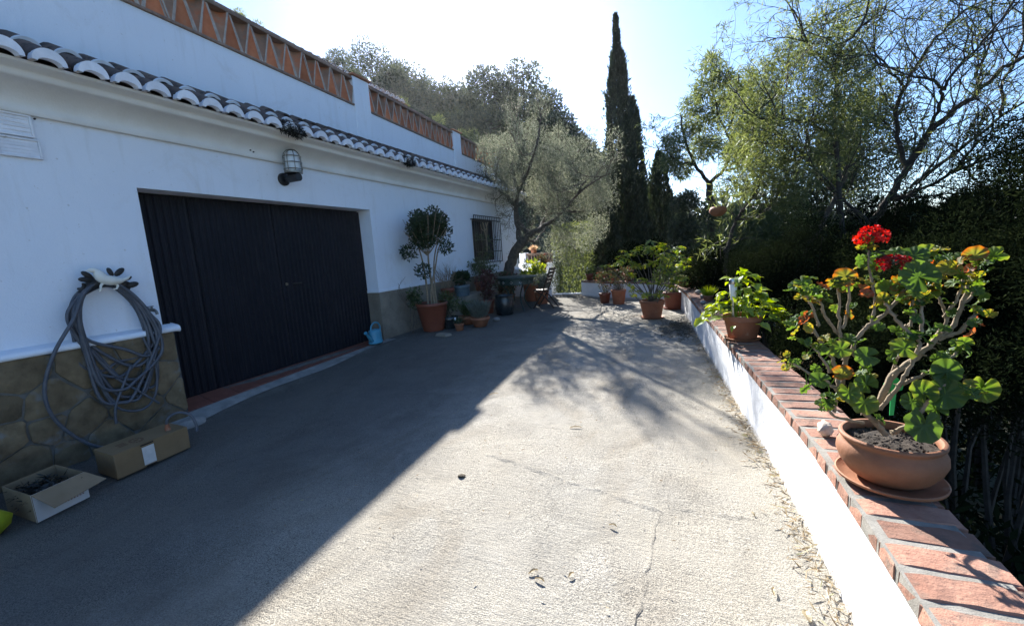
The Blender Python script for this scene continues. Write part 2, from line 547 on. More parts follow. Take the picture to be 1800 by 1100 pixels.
M['rosy_leaf'] = leafmat('rosy_leaf', [(0, (0.03, 0.05, 0.016)), (0.6, (0.07, 0.075, 0.03)), (1, (0.22, 0.06, 0.045))], 0.35)
M['pink_leaf'] = leafmat('peach_leaf', [(0, (0.42, 0.30, 0.16)), (1, (0.60, 0.44, 0.28))], 0.35)
M['petal'] = leafmat('red_petal', [(0, (0.28, 0.004, 0.003)), (0.6, (0.50, 0.008, 0.005)), (1, (0.70, 0.045, 0.016))], 0.34, 0.6, 0.02, hue=0.5)


def gerleaf(name, inner, edge):
    """geranium leaf: colour runs from centre to rim along attribute rnd (0 centre, 1 rim)"""
    return leafmat(name, [(0.0, tuple(0.8 * k for k in inner)), (0.55, inner), (0.82, tuple((a + b_) / 2 for a, b_ in zip(inner, edge))), (1.0, edge)], 0.5, 0.6, 0.02)


GER = [gerleaf('geranium_green', (0.051, 0.098, 0.019), (0.072, 0.119, 0.025)),
       gerleaf('geranium_mid', (0.072, 0.128, 0.022), (0.145, 0.170, 0.034)),
       gerleaf('geranium_yellow', (0.162, 0.183, 0.030), (0.289, 0.212, 0.043)),
       gerleaf('geranium_orange', (0.145, 0.153, 0.030), (0.306, 0.102, 0.030)),
       gerleaf('geranium_rust', (0.221, 0.111, 0.047), (0.289, 0.085, 0.034))]


# ------------------------------------------------------------------ foliage tools
def nrm(a):
    return a / np.maximum(np.linalg.norm(a, axis=1, keepdims=True), 1e-9)


def leafquads(name, P, D, L, Wd, mat, parent=None, kind='stuff', bend=0.0, label=None, rnd=None):
    """one rhombic leaf per point: P base points, D directions, L lengths, Wd widths"""
    n = len(P)
    P = np.asarray(P, float) - np.array(org(parent))[None]
    D = nrm(np.asarray(D, float))
    N = nrm(rng.normal(size=(n, 3)))
    Sd = nrm(np.cross(D, N))
    Nn = np.cross(Sd, D)
    L = np.broadcast_to(np.asarray(L, float), (n,))[:, None]
    Wd = np.broadcast_to(np.asarray(Wd, float), (n,))[:, None]
    V = np.empty((n, 4, 3))
    V[:, 0] = P
    mid = P + D * L * 0.45 + Nn * L * bend
    V[:, 1] = mid + Sd * Wd / 2
    V[:, 2] = P + D * L
    V[:, 3] = mid - Sd * Wd / 2
    me = bpy.data.meshes.new(name)
    me.vertices.add(4 * n)
    me.vertices.foreach_set('co', V.reshape(-1))
    me.loops.add(4 * n)
    me.loops.foreach_set('vertex_index', np.arange(4 * n, dtype=np.int32))
    me.polygons.add(n)
    me.polygons.foreach_set('loop_start', np.arange(0, 4 * n, 4, dtype=np.int32))
    me.update(calc_edges=True)
    at = me.attributes.new('rnd', 'FLOAT', 'POINT')
    r_ = np.clip(rng.beta(2, 2, n), 0, 1) if rnd is None else rnd
    at.data.foreach_set('value', np.repeat(r_, 4).astype(np.float32))
    me.materials.append(mat)
    o = link(name, me, parent)
    ORG[o.name] = org(parent)
    if kind:
        o['kind'] = kind
    if label:
        o['label'] = label
    return o


def clumps(C, Rad, n, out=0.6, up=0.2, shell=0.0, flat=1.0):
    """n points scattered in clumps (centres C, radii Rad) and a leaf direction for each"""
    C = np.asarray(C, float)
    Rad = np.broadcast_to(np.asarray(Rad, float), (len(C),))
    w = Rad ** 2
    idx = rng.choice(len(C), n, p=w / w.sum())
    d = nrm(rng.normal(size=(n, 3)))
    r = Rad[idx] * (rng.random(n) ** (1 / 3) * (1 - shell) + shell)
    off = d * r[:, None]
    off[:, 2] *= flat
    P = C[idx] + off
    D = d * out + rng.normal(size=(n, 3)) * 0.6
    D[:, 2] += up
    return P, D


def blob_centres(c, rad, k, shell=0.55):
    d = nrm(rng.normal(size=(k, 3)))
    r = shell + (1 - shell) * rng.random(k)
    return np.array(c)[None] + d * np.array(rad)[None] * r[:, None]


def catmull(pts, n=6, closed=False):
    pts = [Vector(p) for p in pts]
    out = []
    m_ = len(pts)
    for i in range(m_ if closed else m_ - 1):
        if closed:
            a, b_, c_, d = pts[i - 1], pts[i], pts[(i + 1) % m_], pts[(i + 2) % m_]
        else:
            a, b_, c_, d = pts[max(i - 1, 0)], pts[i], pts[i + 1], pts[min(i + 2, m_ - 1)]
        for k in range(n):
            u = k / n
            out.append(0.5 * ((2 * b_) + (c_ - a) * u + (2 * a - 5 * b_ + 4 * c_ - d) * u * u + (-a + 3 * b_ - 3 * c_ + d) * u ** 3))
    if not closed:
        out.append(pts[-1])
    return out


def limb(mb, pts, r0, r1, n=6, sub=4, tips=None, jit=0.0):
    P = catmull(pts, sub)
    if jit:
        P = [P[0]] + [p + Vector(rng.normal(size=3) * jit) for p in P[1:]]
    k = len(P)
    mb.tube(P, [r0 + (r1 - r0) * (i / (k - 1)) ** 0.8 for i in range(k)], n)
    return P


def grow(mb, p, d, L, r, lev, o, tips):
    """recursive twig growth"""
    p = Vector(p)
    d = Vector(d).normalized()
    pts = [p]
    seg = 4 if lev else 3
    for i in range(seg):
        d = (d + Vector(rng.normal(size=3)) * o.get('wob', 0.18) + Vector((0, 0, o.get('up', 0.05)))).normalized()
        p = p + d * L / seg
        pts.append(p)
    mb.tube(pts, [r + (r * o.get('tap', 0.5) - r) * i / seg for i in range(seg + 1)], 3 if lev == 0 else (4 if lev == 1 else 6), cap=False)
    if lev == 0:
        tips.append(pts)
        return
    k = o.get('kids', 3)
    for j in range(k):
        t_ = 0.35 + 0.65 * (j + rng.random()) / k
        q = pts[min(seg, int(t_ * seg + 0.5))]
        ax = Vector(rng.normal(size=3))
        ax = (ax - d * ax.dot(d)).normalized()
        a = R(o.get('ang', 38)) * (0.6 + 0.8 * rng.random())
        nd = d * math.cos(a) + ax * math.sin(a)
        grow(mb, q, nd, L * o.get('len', 0.68) * (0.75 + 0.5 * rng.random()), r * o.get('rr', 0.55), lev - 1, o, tips)
    grow(mb, pts[-1], d, L * o.get('len', 0.68), r * o.get('tap', 0.5), lev - 1, o, tips)


def twig_leaves(tips, per, spread=0.03, up=0.1, start=0.2):
    P, D = [], []
    for pts in tips:
        a = np.array([tuple(q) for q in pts])
        seg = rng.random(per) * (len(a) - 1) * (1 - start) + start * (len(a) - 1)
        i = np.minimum(seg.astype(int), len(a) - 2)
        f = (seg - i)[:, None]
        q = a[i] * (1 - f) + a[i + 1] * f + rng.normal(size=(per, 3)) * spread
        dr = nrm(a[i + 1] - a[i]) * 0.55 + rng.normal(size=(per, 3)) * 0.55
        dr[:, 2] += up
        P.append(q)
        D.append(dr)
    return np.concatenate(P), np.concatenate(D)

# ================================================================== SETTING
WX = -5.126                     # face of the garage wall
PATH = [(0.60, -3.5), (0.575, 0.6), (0.57, 1.7), (0.55, 2.4), (0.47, 3.4), (0.34, 4.9), (0.215, 6.4), (0.08, 8.1), (-0.07, 9.5), (-0.28, 10.4), (-0.72, 11.1), (-1.35, 11.5), (-2.05, 11.78), (-2.87, 12.5)]
PY = np.array([p[1] for p in PATH])
PX = np.array([p[0] for p in PATH])


def smooth01(t_):
    t_ = np.clip(t_, 0, 1)
    return t_ * t_ * (3 - 2 * t_)


def terr(x, y):
    x, y = np.asarray(x, float), np.asarray(y, float)
    z = np.full(np.broadcast(x, y).shape, -0.75)
    z = np.where(x > 0.4, -0.75 - 0.28 * np.clip(x - 0.4, 0, 30), z)
    z = z + smooth01((y - 26) / 46) * (8.5 + 0.40 * np.clip(-x, -16, 50)) * smooth01((10 - x) / 20)
    z = z + smooth01((-12 - x) / 30) * 5 * smooth01((y + 10) / 20)
    z = z + 0.25 * np.sin(x * 0.9 + 1) * np.sin(y * 0.7) * (np.abs(y - 6) > 9)
    return z


xs = np.concatenate([np.linspace(-300, -50, 12), np.linspace(-44, -8, 19), np.linspace(-6, 8, 15), np.linspace(10, 40, 16), np.linspace(50, 500, 16)])
ys = np.concatenate([np.linspace(-200, -20, 8), np.linspace(-12, 24, 25), np.linspace(26, 60, 18), np.linspace(70, 700, 18)])
gx, gy = np.meshgrid(xs, ys)
gz_ = terr(gx, gy)
mb = MB()
nx = len(xs)
mb.v = list(zip(gx.ravel(), gy.ravel(), gz_.ravel()))
mb.f = [(j * nx + i, j * nx + i + 1, (j + 1) * nx + i + 1, (j + 1) * nx + i) for j in range(len(ys) - 1) for i in range(nx - 1)]
obj('terrain', mb, M['hill'], smooth=True, kind='structure')

# driveway: a sheet with its slab joints left open as shallow grooves
ys = np.unique(np.concatenate([np.linspace(-4.5, 12.9, 88), [2.16, 2.175, 2.19]]))
mb = MB()
us = np.linspace(0, 1, 44)
joint_u = None
for y in ys:
    xm = float(np.interp(y, PY, PX)) + 0.06
    for u in us:
        x = -5.45 + u * (xm + 5.45)
        z = ground_z(x, y) + 0.006 * math.sin(x * 2.1 + y) * math.sin(y * 1.3 + 2)
        mb.v.append((x, y, z))
nu = len(us)
mb.f = [(j * nu + i, j * nu + i + 1, (j + 1) * nu + i + 1, (j + 1) * nu + i) for j in range(len(ys) - 1) for i in range(nu - 1)]
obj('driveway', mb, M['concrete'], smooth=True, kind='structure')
# hairline joints raised as thin trowelled lips
mb = MB()


def lip(mb, pts, w=0.05, h=0.006):
    """a low trowelled ridge, rounded, sinking into the slab on both sides"""
    base = len(mb.v)
    pts = [Vector((x, y, ground_z(x, y) + 0.006 * math.sin(x * 2.1 + y) * math.sin(y * 1.3 + 2))) for x, y in pts]
    prof = [(-1.0, -0.4), (-0.5, 0.25), (-0.12, 0.9), (0.06, 1.0), (0.16, 0.1), (0.5, -0.02), (1.0, -0.4)]
    n_ = len(prof)
    for i, p in enumerate(pts):
        d = (pts[min(i + 1, len(pts) - 1)] - pts[max(i - 1, 0)]).normalized()
        s_ = Vector((-d.y, d.x, 0))
        e = h * (0.35 + 0.9 * random.random()) * (0.2 if i in (0, len(pts) - 1) else 1)
        for u, z in prof:
            mb.v.append(tuple(p + s_ * w * u + Vector((0, 0, z * e - 0.001))))
    for i in range(len(pts) - 1):
        for j in range(n_ - 1):
            mb.f.append((base + i * n_ + j, base + (i + 1) * n_ + j, base + (i + 1) * n_ + j + 1, base + i * n_ + j + 1))


def wob(a, b_, n, amp):
    return [(a[0] + (b_[0] - a[0]) * i / n + random.uniform(-amp, amp), a[1] + (b_[1] - a[1]) * i / n + random.uniform(-amp, amp)) for i in range(n + 1)]


lip(mb, wob((-1.35, 2.60), (-0.12, 2.24), 30, 0.016), 0.05, 0.009)
lip(mb, wob((-0.13, 2.24), (-0.21, 0.9), 30, 0.014), 0.045, 0.0065)
lip(mb, wob((-3.6, 2.9), (-2.0, 4.6), 30, 0.01), 0.035, 0.004)
lip(mb, wob((-3.7, 3.15), (-1.9, 5.05), 30, 0.01), 0.035, 0.004)
lip(mb, wob((-0.12, 2.30), (0.40, 2.28), 12, 0.02), 0.05, 0.007)
obj('concrete_joint', mb, M['concrete'], smooth=True, kind='structure')
# white lip of the step down at the far end
mb = MB().hexa([(-3.85, 12.84, -0.3), (-2.80, 12.92, -0.3), (-2.80, 13.16, -0.3), (-3.85, 13.08, -0.3)], [(-3.85, 12.84, 0.022), (-2.80, 12.92, 0.022), (-2.80, 13.16, 0.022), (-3.85, 13.08, 0.022)])
obj('step', mb, M['white_paint'], kind='structure', bevel=0.01)

# ================================================================== PARAPET
def path_at(s_):
    """point and tangent at arc length s_ along PATH (smoothed)"""
    d = np.interp(s_, ARC, np.arange(len(PP)))
    i = min(int(d), len(PP) - 2)
    a, b_ = PP[i], PP[i + 1]
    return a.lerp(b_, d - i), (b_ - a).normalized()


PP = catmull([(x, y, 0) for x, y in PATH], 8)
ARC = np.concatenate([[0], np.cumsum([(b_ - a).length for a, b_ in zip(PP[:-1], PP[1:])])])
TOTAL = float(ARC[-1])
parapet = thing('parapet', (0.3, 6.0, 0), 'low white parapet wall topped with crosswise red bricks along the driveway edge', 'parapet wall')
WALL_H = 0.40
mb = MB()
ring = []
for p, s_ in zip(PP, ARC):
    q, tg = path_at(float(s_))
    nr = Vector((tg.y, -tg.x, 0))
    for off, z in ((-0.018, -0.05), (-0.006, 0.02), (0.0, 0.08), (0.004, WALL_H), (0.255, WALL_H), (0.26, -1.6)):
        w = 0.004 * math.sin(s_ * 5.1) if z < WALL_H else 0
        mb.v.append(tuple(q + nr * (off + 0.012 + w) + Vector((0, 0, z))))
k = 6
for i in range(len(PP) - 1):
    for j in range(k - 1):
        mb.f.append((i * k + j, (i + 1) * k + j, (i + 1) * k + j + 1, i * k + j + 1))
mb.f.append(tuple(range(k)))
mb.f.append(tuple((len(PP) - 1) * k + j for j in reversed(range(k))))
# thick brushed paint with a little relief
wall_part = obj('wall', mb, M['parapet'], parapet, smooth=False)
mb = MB()
for p, s_ in zip(PP, ARC):
    q, tg = path_at(float(s_))
    nr = Vector((tg.y, -tg.x, 0))
    for off, z in ((0.008, WALL_H - 0.004), (0.0085, WALL_H + 0.0525), (0.262, WALL_H + 0.0525), (0.266, WALL_H - 0.004)):
        mb.v.append(tuple(q + nr * off + Vector((0, 0, z))))
k = 4
for i in range(len(PP) - 1):
    for j in range(k - 1):
        mb.f.append((i * k + j, (i + 1) * k + j, (i + 1) * k + j + 1, i * k + j + 1))
mb.f.append((0, 1, 2, 3))
mb.f.append(tuple((len(PP) - 1) * k + j for j in (3, 2, 1, 0)))
obj('mortar_bed', mb, M['mortar'], parapet)


def rough_brick(lx, ly, lz, nx_=7, seed=0):
    """brick with worn, slightly uneven arrises"""
    r_ = np.random.default_rng(seed)
    mb_ = MB()
    prof = [(-0.5, 0.0), (-0.5, 0.85), (-0.44, 1.0), (0.44, 1.0), (0.5, 0.85), (0.5, 0.0)]
    for i in range(nx_ + 1):
        x = -lx / 2 + lx * i / nx_
        e = 0.006 if i in (0, nx_) else 0
        for yy, zz in prof:
            mb_.v.append((x + (0.004 if i == 0 else -0.004 if i == nx_ else 0) * (zz > 0.9), yy * ly + r_.normal() * 0.0014, zz * lz - (e if zz > 0.9 else 0) + r_.normal() * 0.0012))
    k_ = len(prof)
    for i in range(nx_):
        for j in range(k_):
            j2 = (j + 1) % k_
            mb_.f.append((i * k_ + j, i * k_ + j2, (i + 1) * k_ + j2, (i + 1) * k_ + j))
    mb_.f.append(tuple(range(k_)))
    mb_.f.append(tuple(nx_ * k_ + j for j in reversed(range(k_))))
    return meshdata('brick', mb_.v, mb_.f, M['brick'])


brick_me = [rough_brick(0.285, 0.108, 0.056, seed=i) for i in range(5)]
s_ = 1.2
while s_ < TOTAL - 0.06:
    q, tg = path_at(s_)
    nr = Vector((tg.y, -tg.x, 0))
    c = q + nr * (0.148 + random.uniform(-0.003, 0.003)) + Vector((0, 0, WALL_H + random.uniform(-0.002, 0.003)))
    piece('brick', random.choice(brick_me), parapet, c, (random.uniform(-.008, .008), random.uniform(-.008, .008), math.atan2(nr.y, nr.x) + random.uniform(-0.02, 0.02)))
    s_ += 0.127

# ================================================================== HOUSE
house = thing('house', (WX, 0, 0), 'white plastered house with a navy garage door and tiled eave along the left', 'house')
GY0, GY1, GZ = 2.685, 6.15, 2.335
WY0, WY1, WZ0, WZ1 = 10.05, 11.60, 1.24, 2.38
HY0, HY1 = -4.0, 13.25


def sheet_x(mb, x, ycuts, zcuts, holes):
    for i in range(len(ycuts) - 1):
        for j in range(len(zcuts) - 1):
            cy, cz = (ycuts[i] + ycuts[i + 1]) / 2, (zcuts[j] + zcuts[j + 1]) / 2
            if any(a < cy < b_ and c_ < cz < d for a, b_, c_, d in holes):
                continue
            a, b_, c_, d = ycuts[i], ycuts[i + 1], zcuts[j], zcuts[j + 1]
            mb.add([(x, a, c_), (x, b_, c_), (x, b_, d), (x, a, d)], [(0, 1, 2, 3)])


mb = MB()
holes = [(GY0, GY1, -1, GZ), (WY0, WY1, WZ0, WZ1)]
sheet_x(mb, WX, [HY0, GY0, GY1, WY0, WY1, HY1], [-0.5, WZ0, GZ, WZ1, 3.16], holes)
# garage reveal and lintel soffit, window reveal
D = 0.275
mb.add([(WX, GY1, -0.5), (WX - D, GY1, -0.5), (WX - D, GY1, GZ), (WX, GY1, GZ)], [(0, 1, 2, 3)])
mb.add([(WX, GY0, -0.5), (WX - D, GY0, -0.5), (WX - D, GY0, GZ), (WX, GY0, GZ)], [(3, 2, 1, 0)])
mb.add([(WX, GY0, GZ), (WX, GY1, GZ), (WX - D, GY1, GZ), (WX - D, GY0, GZ)], [(0, 1, 2, 3)])
for (a, b_) in (((WY0, WZ0), (WY1, WZ0)), ((WY1, WZ0), (WY1, WZ1)), ((WY1, WZ1), (WY0, WZ1)), ((WY0, WZ1), (WY0, WZ0))):
    mb.add([(WX, a[0], a[1]), (WX, b_[0], b_[1]), (WX - 0.16, b_[0], b_[1]), (WX - 0.16, a[0], a[1])], [(0, 1, 2, 3)])
# north gable, west and south sides, top
mb.add([(WX, HY1, -0.8), (-11.2, HY1, -0.8), (-11.2, HY1, 3.4), (WX, HY1, 3.16)], [(0, 1, 2, 3)])
mb.add([(-11.2, HY1, -0.8), (-11.2, HY0, -0.8), (-11.2, HY0, 3.4), (-11.2, HY1, 3.4)], [(0, 1, 2, 3)])
mb.add([(WX, HY0, -0.8), (-11.2, HY0, -0.8), (-11.2, HY0, 3.4), (WX, HY0, 3.16)], [(3, 2, 1, 0)])
house_wall = obj('wall', mb, M['plaster'], house)

# --- garage door: four corrugated leaves
DX = WX - D + 0.012
LAB = None
edges = [GY0 + 0.0, 3.28, 4.38, 5.18, GY1]
door = obj('garage_door', MB().box(DX - 0.05, DX - 0.03, GY0, GY1, -0.02, GZ), M['door'], house)
for a, b_ in zip(edges[:-1], edges[1:]):
    mb = MB()
    n = int((b_ - a - 0.05) / 0.072)
    ys_, xs_ = [], []
    st = (b_ - a - 0.05) / n
    for i in range(n):
        y = a + 0.025 + i * st
        for u, dx in ((0.0, 0.0), (0.16, 0.016), (0.58, 0.016), (0.74, 0.0)):
            ys_.append(y + u * st)
            xs_.append(DX + dx)
    ys_.append(b_ - 0.025)
    xs_.append(DX)
    ys_ = [a + 0.004, a + 0.004] + ys_ + [b_ - 0.004, b_ - 0.004]
    xs_ = [DX - 0.03, DX + 0.010] + xs_ + [DX + 0.010, DX - 0.03]
    for y, x in zip(ys_, xs_):
        mb.v += [(x, y, 0.012), (x, y, GZ - 0.02)]
    mb.f = [(2 * i, 2 * i + 2, 2 * i + 3, 2 * i + 1) for i in range(len(ys_) - 1)]
    obj('door_leaf', mb, M['door'], door)
mb = MB().tube([(DX + 0.0, 4.47, 1.19), (DX + 0.022, 4.47, 1.19)], 0.020, 12)
lock = obj('lock', mb, M['metal'], door, smooth=True)
mb = MB().tube([(DX + 0.0, 4.58, 1.19), (DX + 0.05, 4.58, 1.19), (DX + 0.055, 4.70, 1.19)], 0.011, 8)
obj('handle', mb, M['iron'], door, smooth=True)

# --- threshold of red tiles, cement strip in front
mb = MB()
n = 11
sill = None
for i in range(n):
    a, b_ = GY0 + 0.05 + (GY1 - GY0 - 0.07) * i / n + 0.004, GY0 + 0.05 + (GY1 - GY0 - 0.07) * (i + 1) / n - 0.004
    za, zb = 0.55 * ground_z(WX, a), 0.55 * ground_z(WX, b_)
    t_ = MB().hexa([(DX + 0.02, a, -0.22), (WX + 0.03, a, -0.22), (WX + 0.03, b_, -0.22), (DX + 0.02, b_, -0.22)],
                   [(DX + 0.02, a, 0.008), (WX + 0.03, a, za + 0.012), (WX + 0.03, b_, zb + 0.012), (DX + 0.02, b_, 0.008)])
    if sill is None:
        base = MB().hexa([(DX, GY0, -0.3), (WX + 0.02, GY0, -0.3), (WX + 0.02, GY1, -0.3), (DX, GY1, -0.3)],
                         [(DX, GY0, 0.002), (WX + 0.02, GY0, 0.55 * ground_z(WX, GY0)), (WX + 0.02, GY1, 0.0), (DX, GY1, 0.002)])
        sill = obj('threshold', base, M['joint'], house)
    obj('tile', t_, M['sill'], sill, bevel=0.004)
mb = MB()
yy = np.linspace(2.40, 6.2, 20)
for y in yy:
    w = 0.20 + 0.05 * math.sin(y * 3.1) + 0.10 * max(0, 3.0 - y)
    for dx, dz in ((0.015, 0.62), (0.05, 0.60), (w, 0.0)):
        g0, g1 = 0.55 * ground_z(WX, y) + 0.004, ground_z(WX + w, y) - 0.004
        mb.v.append((WX + dx + 0.02, y, g1 + (g0 - g1) * (1 if dx < 0.1 else 0) + (0.012 if dx > 0.1 else 0)))
mb.f = [(3 * i + j, 3 * i + j + 1, 3 * i + j + 4, 3 * i + j + 3) for i in range(len(yy) - 1) for j in range(2)]
obj('cement_strip', mb, M['cement'], house, smooth=True)

# --- stone plinths
def voronoi_cells(seeds, u0, u1, v0, v1):
    out = []
    for i, (a, b_) in enumerate(seeds):
        poly = [(u0, v0), (u1, v0), (u1, v1), (u0, v1)]
        for j, (c_, d) in enumerate(seeds):
            if i == j or abs(c_ - a) + abs(d - b_) > 1.6:
                continue
            mx, my, nx_, ny_ = (a + c_) / 2, (b_ + d) / 2, c_ - a, d - b_
            new = []
            for k_ in range(len(poly)):
                p, q = poly[k_], poly[(k_ + 1) % len(poly)]
                dp = (p[0] - mx) * nx_ + (p[1] - my) * ny_
                dq = (q[0] - mx) * nx_ + (q[1] - my) * ny_
                if dp <= 0:
                    new.append(p)
                if dp * dq < 0:
                    f = dp / (dp - dq)
                    new.append((p[0] + (q[0] - p[0]) * f, p[1] + (q[1] - p[1]) * f))
            poly = new
            if len(poly) < 3:
                break
        if len(poly) >= 3:
            out.append(poly)
    return out


def stone_face(parent, x, u0, u1, v0, v1, du, dv, proud, gap, mat, seed):
    r_ = random.Random(seed)
    seeds = []
    nu_, nv_ = max(1, round((u1 - u0) / du)), max(1, round((v1 - v0) / dv))
    for j in range(nv_):
        for i in range(nu_):
            seeds.append((u0 + (i + 0.5 + 0.5 * (j % 2) - 0.25 + r_.uniform(-.36, .36)) * (u1 - u0) / nu_, v0 + (j + 0.5 + r_.uniform(-.3, .3)) * (v1 - v0) / nv_))
    for poly in voronoi_cells(seeds, u0, u1, v0, v1):
        cx_ = sum(p[0] for p in poly) / len(poly)
        cy_ = sum(p[1] for p in poly) / len(poly)
        # round the corners: two points per edge
        P = []
        for k_ in range(len(poly)):
            p, q = poly[k_], poly[(k_ + 1) % len(poly)]
            for f in (0.12, 0.5, 0.88):
                P.append((p[0] + (q[0] - p[0]) * f, p[1] + (q[1] - p[1]) * f))
        g = gap * r_.uniform(0.7, 1.5)

        def shrink(s2):
            o_ = []
            for (a, b_) in P:
                l = math.hypot(a - cx_, b_ - cy_) or 1
                o_.append((a + (cx_ - a) / l * min(s2, l * 0.6) + r_.uniform(-.004, .004), b_ + (cy_ - b_) / l * min(s2, l * 0.6) + r_.uniform(-.004, .004)))
            return o_
        h = proud * r_.uniform(0.4, 1.2)
        mb_ = MB()
        n_ = len(P)
        mb_.v = [(x - 0.02, a, b_) for a, b_ in shrink(g * 0.6)] + [(x + h * 0.7, a, b_) for a, b_ in shrink(g)] + [(x + h, a, b_) for a, b_ in shrink(g + 0.02)]
        for k_ in range(n_):
            k2 = (k_ + 1) % n_
            mb_.f += [(k_, k2, n_ + k2, n_ + k_), (n_ + k_, n_ + k2, 2 * n_ + k2, 2 * n_ + k_)]
        mb_.f.append(tuple(2 * n_ + k_ for k_ in range(n_)))
        obj('stone', mb_, mat, parent, smooth=True)


PLX = WX + 0.10
# the near plinth: field stones in grey mortar, slightly battered foot
mb = MB().box(WX - D + 0.03, PLX, HY0, GY0 + 0.045, -0.5, 0.86)
plinth = obj('plinth', mb, M['joint'], house, bevel=0.015)
stone_face(plinth, PLX, 0.3, GY0 + 0.04, -0.17, 0.855, 0.33, 0.25, 0.020, 0.010, M['stone'], 21)
mb = MB()
prof = [(WX - 0.01, 0.845), (PLX + 0.025, 0.845), (PLX + 0.04, 0.86), (PLX + 0.04, 0.885), (PLX + 0.02, 0.902), (WX - 0.01, 0.925)]
for y in (HY0, GY0 + 0.085):
    mb.v += [(x, y, z) for x, z in prof]
k = len(prof)
mb.f = [(j, (j + 1) % k, k + (j + 1) % k, k + j) for j in range(k)] + [tuple(range(k)), tuple(k + j for j in reversed(range(k)))]
obj('plinth_ledge', mb, M['plaster'], house, bevel=0.008)
# the far plinth: smooth brown slabs almost flush with the plaster
mb = MB().box(WX - D + 0.02, WX + 0.012, GY1 - 0.012, HY1 + 0.012, -0.4, 0.865)
plinth2 = obj('plinth', mb, M['slabstone'], house, bevel=0.006)
stone_face(plinth2, WX + 0.012, GY1 - 0.008, 10.5, -0.03, 0.86, 0.42, 0.34, 0.006, 0.005, M['slabstone'], 11)
mb = MB().box(WX - D + 0.02, WX + 0.018, GY1 - 0.018, HY1 + 0.018, 0.866, 0.912)
obj('plinth_ledge', mb, M['plaster'], house, bevel=0.008)

# --- coved cornice
prof = [(-0.01, 2.845), (0.045, 2.845), (0.055, 2.86), (0.055, 2.885), (0.042, 2.90), (0.045, 2.93), (0.06, 2.965), (0.09, 3.00), (0.135, 3.032), (0.19, 3.055), (0.25, 3.066), (0.262, 3.068), (0.275, 3.075), (0.28, 3.09), (0.28, 3.115), (0.29, 3.125), (0.345, 3.138), (0.375, 3.15), (0.375, 3.175), (-0.01, 3.175)]
mb = MB()
for y in (HY0, HY1 + 0.06):
    mb.v += [(WX + x, y, z) for x, z in prof]
k = len(prof)
mb.f = [(j, (j + 1) % k, k + (j + 1) % k, k + j) for j in range(k)] + [tuple(range(k)), tuple(k + j for j in reversed(range(k)))]
obj('cornice', mb, M['cream'], house, smooth=True)

# --- tiled eave
SL = math.atan2(0.40, 0.80)
EX, EZ = WX + 0.39, 3.178       # foot of the slope
roof_mb = MB().hexa([(EX - 0.03, HY0, EZ - 0.02), (EX - 0.03, HY1 + 0.08, EZ - 0.02), (WX - 1.0, HY1 + 0.08, EZ + 0.67), (WX - 1.0, HY0, EZ + 0.67)],
                    [(EX - 0.03, HY0, EZ), (EX - 0.03, HY1 + 0.08, EZ), (WX - 1.0, HY1 + 0.08, EZ + 0.69), (WX - 1.0, HY0, EZ + 0.69)])
roof = obj('roof', roof_mb, M['tile'], house)


def barrel(L, r0, r1, th, mat, n=9, arc=math.pi, name='tile', flip=False, wav=0.0):
    """half-round tile along -X (up the slope), open side down; r0 at the foot"""
    mb_ = MB()
    st = 4
    for i in range(st + 1):
        f = i / st
        r_ = r0 + (r1 - r0) * f
        for rr in (r_, r_ - th):
            for k_ in range(n):
                a = (math.pi - arc) / 2 + arc * k_ / (n - 1)
                mb_.v.append((-L * f, -rr * math.cos(a), (rr * math.sin(a)) * (-1 if flip else 1)))
    w = 2 * n
    for i in range(st):
        for k_ in range(n - 1):
            a, b_ = i * w + k_, (i + 1) * w + k_
            mb_.f += [(a, a + 1, b_ + 1, b_), (a + n, b_ + n, b_ + n + 1, a + n + 1)]
        for k_ in (0, n - 1):
            a, b_ = i * w + k_, (i + 1) * w + k_
            mb_.f.append((a, b_, b_ + n, a + n))
    for i in (0, st):
        for k_ in range(n - 1):
            a = i * w + k_
            mb_.f.append((a, a + 1, a + n + 1, a + n))
    return meshdata(name, mb_.v, mb_.f, mat, True)


PITCH_T = 0.250
cap_me = barrel(0.46, 0.101, 0.084, 0.014, M['tile'])
chan_me = barrel(0.95, 0.085, 0.095, 0.012, M['tile'], flip=True)
# white rim painted on the foot of a tile, and the white mortar crescent that closes the mouth of the first one
def crescent(r_out, r_in, rise, t_, mat, name):
    mb_ = MB()
    n_ = 14
    for x in (0.0, -t_):
        for k_ in range(n_ + 1):
            a = math.pi * k_ / n_
            mb_.v.append((x, -r_out * math.cos(a), r_out * math.sin(a)))
        for k_ in range(n_ + 1):
            a = math.pi * k_ / n_
            mb_.v.append((x, -r_in * math.cos(a) * 1.0, max(0.0, rise * math.sin(a)) - 0.004))
    m2 = n_ + 1
    for k_ in range(n_):
        mb_.f += [(k_, k_ + 1, m2 + k_ + 1, m2 + k_), (2 * m2 + k_ + 1, 2 * m2 + k_, 3 * m2 + k_, 3 * m2 + k_ + 1),
                  (k_ + 1, k_, 2 * m2 + k_, 2 * m2 + k_ + 1), (m2 + k_, m2 + k_ + 1, 3 * m2 + k_ + 1, 3 * m2 + k_)]
    return meshdata(name, mb_.v, mb_.f, mat, False)


